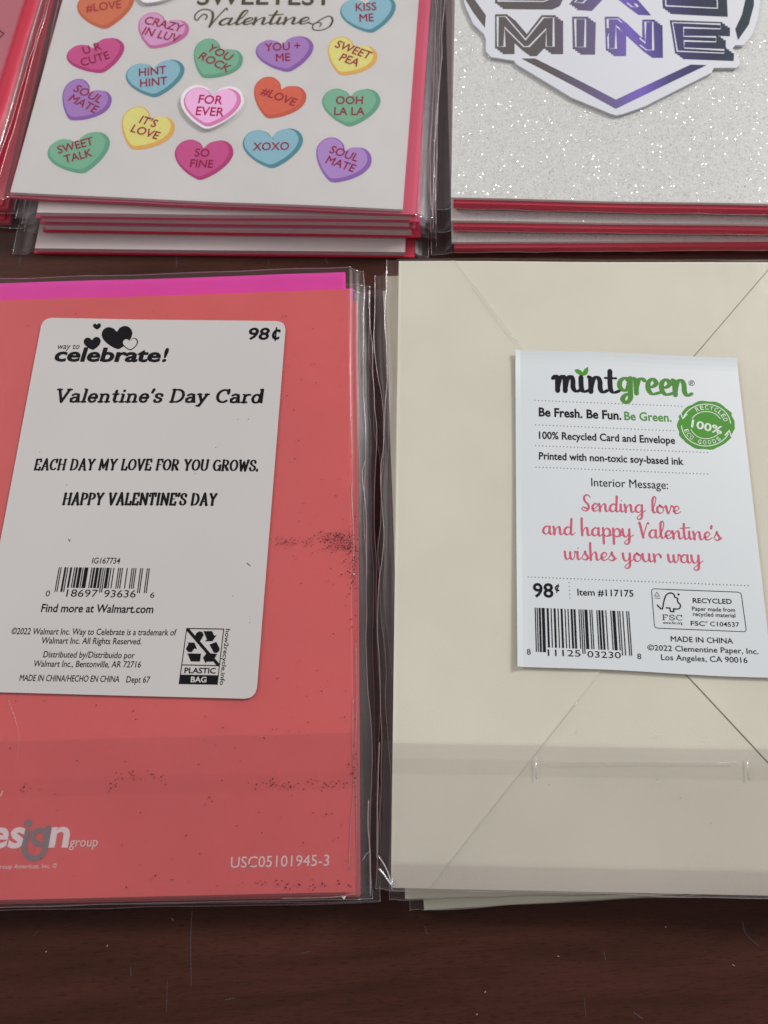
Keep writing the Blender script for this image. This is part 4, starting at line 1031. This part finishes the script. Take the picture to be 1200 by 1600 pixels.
line_px(pl, [(108, 222), (155, 262), (172, 190), (195, 125), (238, 103), (272, 118), (282, 145), (308, 158), (310, 192), (336, 222), (326, 256), (290, 262), (268, 258)], 1.9, PB, mb=mb, cr=EF, smooth=True, dz=.01)
line_px(pl, [(196, 250), (232, 252), (238, 286), (272, 288), (268, 258)], 1.8, PB, mb=mb, cr=EF, dz=.015)
line_px(pl, [(80, 132), (102, 95), (130, 136)], .7, PB, mb=mb, cr=EF, closed=True)
line_px(pl, [(85, 153), (135, 157)], .7, GY, mb=mb, cr=EF)
disc(mb, pl.at(*EF(317, 118)), .3, pl.z, 10)
mb.build('emblem', PB, lab, ps)
strokes_text(pl, slabtxt('FSC', .05), (160, 370), (352, 375), 8.4, PB, nib(.15, .08), 0, 0, EF)
for tx, a, y0, b, y1, cp_, bo in (('www.fsc.org', 165, 408, 358, 413, 4.2, 0), ('RECYCLED', 460, 200, 845, 211, 7.2, .012), ('Paper made from', 453, 277, 877, 291, 6.2, .004), ('recycled material', 462, 330, 880, 346, 6.2, .004),
                              ('FSC', 440, 424, 580, 428, 6.8, .008), ('®', 584, 398, 606, 399, 2.6, 0), ('C104537', 632, 430, 920, 438, 6.8, .004), ('MADE IN CHINA', 243, 582, 857, 603, 8.2, .004), ('©2022 Clementine Paper, Inc.', 12, 668, 1108, 707, 8.4, .004), ('Los Angeles, CA 90016', 147, 764, 1000, 795, 8.6, .004)):
    sans(pl, tx, (a, y0), (b, y1), cp_, PB, bo, 0, 0, EF)
# round green seal
cx, cy = 973, 417
mb = MB(); rnd = random.Random(2)
poly_px(pl, [(cx + (178 + 5 * math.sin(k * 1.9) + 3 * math.sin(k * 3.3)) * math.cos(k / 48 * 6.283), cy + (152 + 4 * math.sin(k * 1.3 + 1)) * math.sin(k / 48 * 6.283)) for k in range(48)], GRN2, mb=mb, cr=E8, dz=.0)
mb.build('seal', GRN2, lab, ps)
WI = ink(222, 232, 222); mb = MB()
def arcp(f, a0, a1, n=16): return [(cx + 178 * f * math.cos(R(a0 + (a1 - a0) * k / n)), cy + 152 * f * math.sin(R(a0 + (a1 - a0) * k / n))) for k in range(n + 1)]
line_px(pl, arcp(.86, -160, -5, 20), 1.5, WI, mb=mb, cr=E8, dz=.03); line_px(pl, arcp(.86, 25, 178, 20), 1.5, WI, mb=mb, cr=E8, dz=.03)
line_px(pl, arcp(.56, -150, -28, 14), 1.3, WI, mb=mb, cr=E8, dz=.03); line_px(pl, arcp(.56, 40, 160, 14), 1.3, WI, mb=mb, cr=E8, dz=.03)
line_px(pl, [(815, 345), (826, 376), (852, 350)], 2.2, WI, mb=mb, cr=E8, dz=.035); line_px(pl, [(1092, 480), (1118, 452), (1130, 488)], 2.2, WI, mb=mb, cr=E8, dz=.035)
def ringtext(txt, f, a0, a1, cap, top=True):
    n = len(txt)
    for i, c in enumerate(txt):
        if c == ' ': continue
        a = R(a0 + (a1 - a0) * (i + .5) / n); x, y = cx + 178 * f * math.cos(a), cy + 152 * f * math.sin(a)
        s = 1 if top else -1; tx, ty = -178 * math.sin(a) * s, 152 * math.cos(a) * s; l = math.hypot(tx, ty); w = cap * 4 * (.40 if c != 'I' else .15)
        sans_into(mb, pl, c, E8(x - tx / l * w, y - ty / l * w), E8(x + tx / l * w, y + ty / l * w), cap, .012, 0, .03)
ringtext('RECYCLED', .64, -122, -12, 6.4); ringtext('ECO GOODS', .80, 168, 46, 6.4, False)
sans_into(mb, pl, '100%', E8(878, 428), E8(1070, 474), 11.5, .024, 0, .03)
mb.build('lettering', WI, lab, ps)
